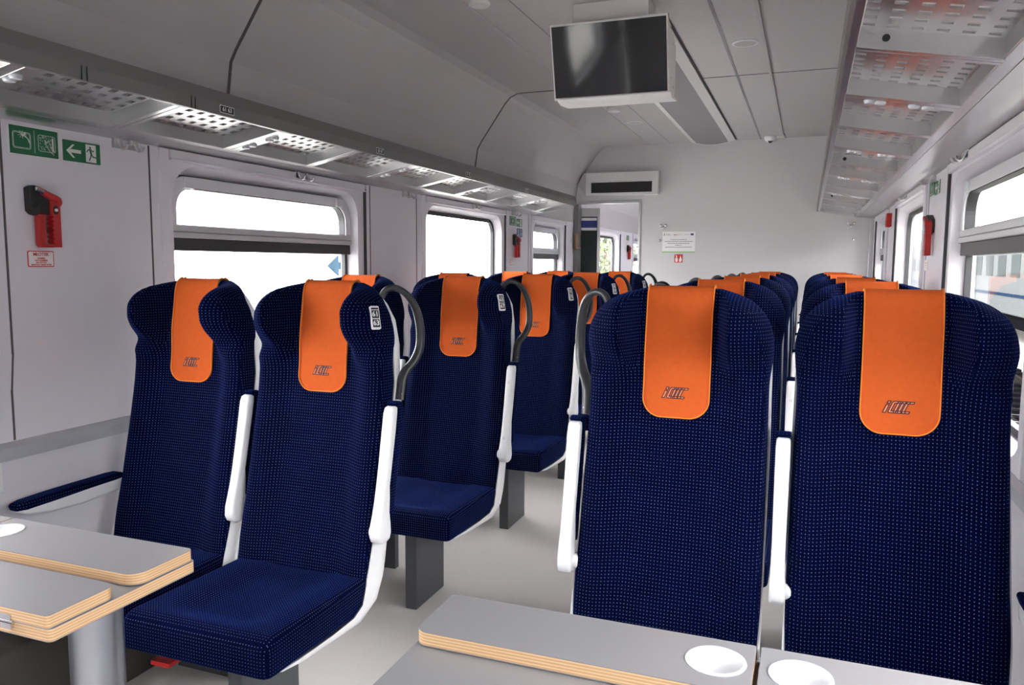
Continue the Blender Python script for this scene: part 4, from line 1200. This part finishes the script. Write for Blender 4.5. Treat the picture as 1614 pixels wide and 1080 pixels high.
for y, a in ((0.018, 0.072), (0.002, 0.122), (-0.014, 0.095), (-0.030, 0.028), (-0.047, 0.115)): dashes(-a, a, y, 0.006, 3 if y > -0.04 else 5)
mb.build('notice_sheet', [M['swhite'], M['sgreen'], M['blue'], M['sgrey'], M['sred'], M['sgrey']], ps)

fe = thing('extinguisher_sign', 'small red pictogram sticker under the notice on the end wall', 'sign', (-1.064, YEND, 1.278))
F = frameM((0, -0.001, 0), (1, 0, 0), (0, 0, 1))
mb = MB(); plate(mb, F, rect(-0.036, 0.036, -0.036, 0.036), -0.001, 0.0012, 0)
T = F @ Matrix.Translation((0, 0, 0.0012)); 
plate(mb, T, rrect(-0.028, -0.006, -0.030, 0.002, 0.004, 3), 0, 0.0003, 1); plate(mb, T, rect(-0.022, -0.012, 0.004, 0.022), 0, 0.0003, 1)
stroke(mb, T, [(-0.017, 0.024), (-0.028, 0.030)], 0.003, 1)
plate(mb, T, [(0.008, -0.030), (0.014, -0.034), (0.026, -0.024), (0.029, -0.008), (0.022, 0.010), (0.016, 0.028), (0.012, 0.006), (0.006, -0.008), (0.004, -0.020)], 0, 0.0003, 1)
mb.build('sticker', [M['sred'], M['swhite']], fe)

def knob(x, z, label, group):
    mb = MB().lathe([(0.010, 0.0), (0.010, -0.006), (0.012, -0.010), (0.010, -0.016), (0.0005, -0.018)], (0, 0, 0), 14, 'y')
    o = mb.build('wall_stud', M['chrome'], smooth=True, ang=40); o.location = (x, YEND, z); tag(o, label, 'stud', group)
for x, z, p in ((-1.224, 1.566, 'upper left of the cluster above the notice'), (-1.183, 1.565, 'upper right of the cluster above the notice'), (-1.205, 1.543, 'bottom of the cluster above the notice'), (-1.230, 1.432, 'alone left of the notice')):
    knob(x, z, 'small metal stud on the end wall, ' + p, 'studs by the notice')
for x, z, p in ((0.285, 1.566, 'upper left of the right-hand cluster'), (0.335, 1.566, 'upper right of the right-hand cluster'), (0.310, 1.545, 'bottom of the right-hand cluster'), (0.330, 1.433, 'alone at the far right')):
    knob(x, z, 'small metal stud on the end wall, ' + p, 'studs at the right of the end wall')

# open glass door leaf in the doorway
dl = thing('glass_door', 'open glass door leaf with grey frame and blue striped sticker in the doorway', 'door', (-1.928, 7.06, 0))
dl.rotation_euler = (0, 0, radians(12))
mb = MB()
mb.box(-0.105, -0.075, -0.02, 0.02, 0, 1.74).box(0.085, 0.11, -0.02, 0.02, 0, 1.74).box(-0.075, 0.085, -0.02, 0.02, 1.66, 1.74).box(-0.075, 0.085, -0.02, 0.02, 0, 0.12)
mb.build('frame', M['trans'], dl, bevel=0.003)
MB().box(-0.075, 0.085, -0.004, 0.004, 0.12, 1.66).build('glass_pane', M['tglass'], dl)
mb = MB().box(-0.068, 0.08, -0.007, -0.005, 1.535, 1.56).box(-0.068, 0.08, -0.007, -0.005, 1.625, 1.65); mb.build('sticker_edge', M['swhite'], dl)
MB().box(-0.068, 0.08, -0.0075, -0.005, 1.56, 1.625).build('sticker_band', M['blue'], dl)
MB().box(-2.02, -1.975, YEND - 0.014, YEND + 0.09, 0, DOOR_Z - 0.01).build('trim_30', M['fascia'], kind='structure', bevel=0.003)
lt = thing('door_latch', 'bronze latch on the doorway edge at head height', 'latch', (-1.985, YEND - 0.03, 1.43))
MB().cyl((0.0, 0, -0.07), 0.016, 'z', 0.14, 16).build('barrel', M['copper'], lt, bevel=0.003)
MB().box(-0.03, 0.04, -0.012, 0.014, 0.055, 0.066).box(-0.03, 0.04, -0.012, 0.014, -0.066, -0.055).build('bracket', M['copper'], lt, bevel=0.002)

# ------------------------------------------------------------------ outdoors
GZ = -1.15
MB().box(-80, 80, -60, 140, GZ - 0.1, GZ).build('ground', M['ballast'], kind='structure')
def track(x, label):
    root = thing('railway_track', label, 'railway track', (x, 20, GZ))
    for s in (-0.75, 0.75):
        MB().box(s - 0.035, s + 0.035, -60, 90, 0.03, 0.17).build('rail', M['rail'], root)
    sl_ = MB(); y = -10
    while y < 60: sl_.box(-1.3, 1.3, y - 0.13, y + 0.13, 0, 0.06); y += 0.65
    o = sl_.build('sleepers', M['under'], root); o['kind'] = 'stuff'
track(3.3, 'empty railway track outside the right windows')
for k in range(3):
    y0 = -6 + 26.5 * k
    tr = thing('parked_carriage', ['white carriage parked outside, nearest part seen through the right window', 'white carriage parked outside, second along the track', 'white carriage parked outside, farthest along the track'][k], 'train carriage', (7.4, y0 + 13, GZ))
    MB().extr([(-1.4, 0.85), (1.4, 0.85), (1.4, 3.0), (1.1, 3.7), (0.5, 3.95), (-0.5, 3.95), (-1.1, 3.7), (-1.4, 3.0)], -13, 13).build('body', M['tbody'], tr, bevel=0.05)
    MB().box(-1.41, -1.40, -12.9, 12.9, 1.42, 1.52).build('stripe', M['tblue'], tr)
    for w in range(13):
        a = -11.6 + w * 1.85; MB().box(-1.415, -1.40, a, a + 1.1, 2.05, 2.75).build('carriage_window', M['tglass'], tr)
    MB().box(-1.3, 1.3, -12.5, 12.5, 0.45, 0.85).build('underframe', M['under'], tr)
    for yb in (-10, -7.5, 7.5, 10):
        MB().cyl((-0.85, yb, 0.46), 0.45, 'x', 0.12, 28).cyl((0.73, yb, 0.46), 0.45, 'x', 0.12, 28).build('wheel', M['under'], tr)
# a pale platform panel with a blue arrow, beyond the left windows
ps2 = thing('platform_sign', 'pale blue arrow sign seen outside the first left window', 'sign', (-6.0, 9.1, GZ))
MB().box(-0.02, 0.02, -0.9, 0.9, 2.15, 2.55).build('panel', M['swhite'], ps2, bevel=0.01)
mb = MB()
mb.extr([(-0.30, 2.33), (-0.04, 2.47), (-0.04, 2.38), (0.30, 2.38), (0.30, 2.28), (-0.04, 2.28), (-0.04, 2.19)], 0.021, 0.035, 'yz'); mb.build('arrow', mat('arrow_blue', (0.022, 0.042, 0.06), 0.9, spec=0.0), ps2)
MB().cyl((-0.05, -0.7, 0), 0.03, 'z', 2.6).cyl((-0.05, 0.7, 0), 0.03, 'z', 2.6).build('post', M['trans'], ps2)
MB().box(-12, -3.6, -30, 90, GZ, GZ + 0.55).build('ground_platform', M['platform'], kind='structure')

# trees beyond the platform
def tree(x, y, h, label):
    root = thing('tree', label, 'tree', (x, y, GZ))
    MB().tube([(0, 0, 0), (0.1, 0, h * 0.3), (0.0, 0.1, h * 0.6)], [0.22, 0.16, 0.08], n=10, up=(0, 1, 0)).build('trunk', M['bark'], root)
    mb = MB()
    for k in range(1500):
        a, b, r = random.uniform(0, 2 * pi), random.uniform(-1, 1), random.uniform(0.6, 1.0)
        c = Vector((cos(a) * sqrt(1 - b * b) * h * 0.33 * r, sin(a) * sqrt(1 - b * b) * h * 0.33 * r, h * 0.62 + b * h * 0.36 * r))
        u_ = Vector((random.uniform(-1, 1), random.uniform(-1, 1), random.uniform(-1, 1))).normalized(); v_ = u_.orthogonal().normalized(); s = h * 0.028
        mb.add([c + u_ * s, c + v_ * s * 0.7, c - u_ * s, c - v_ * s * 0.7], [(0, 1, 2, 3)])
    mb.build('foliage', M['leaf'], root)
for x, y, h, l in ((-9.5, 38, 5, 'green tree seen through the window beyond the doorway'),):
    tree(x, y, h, l)
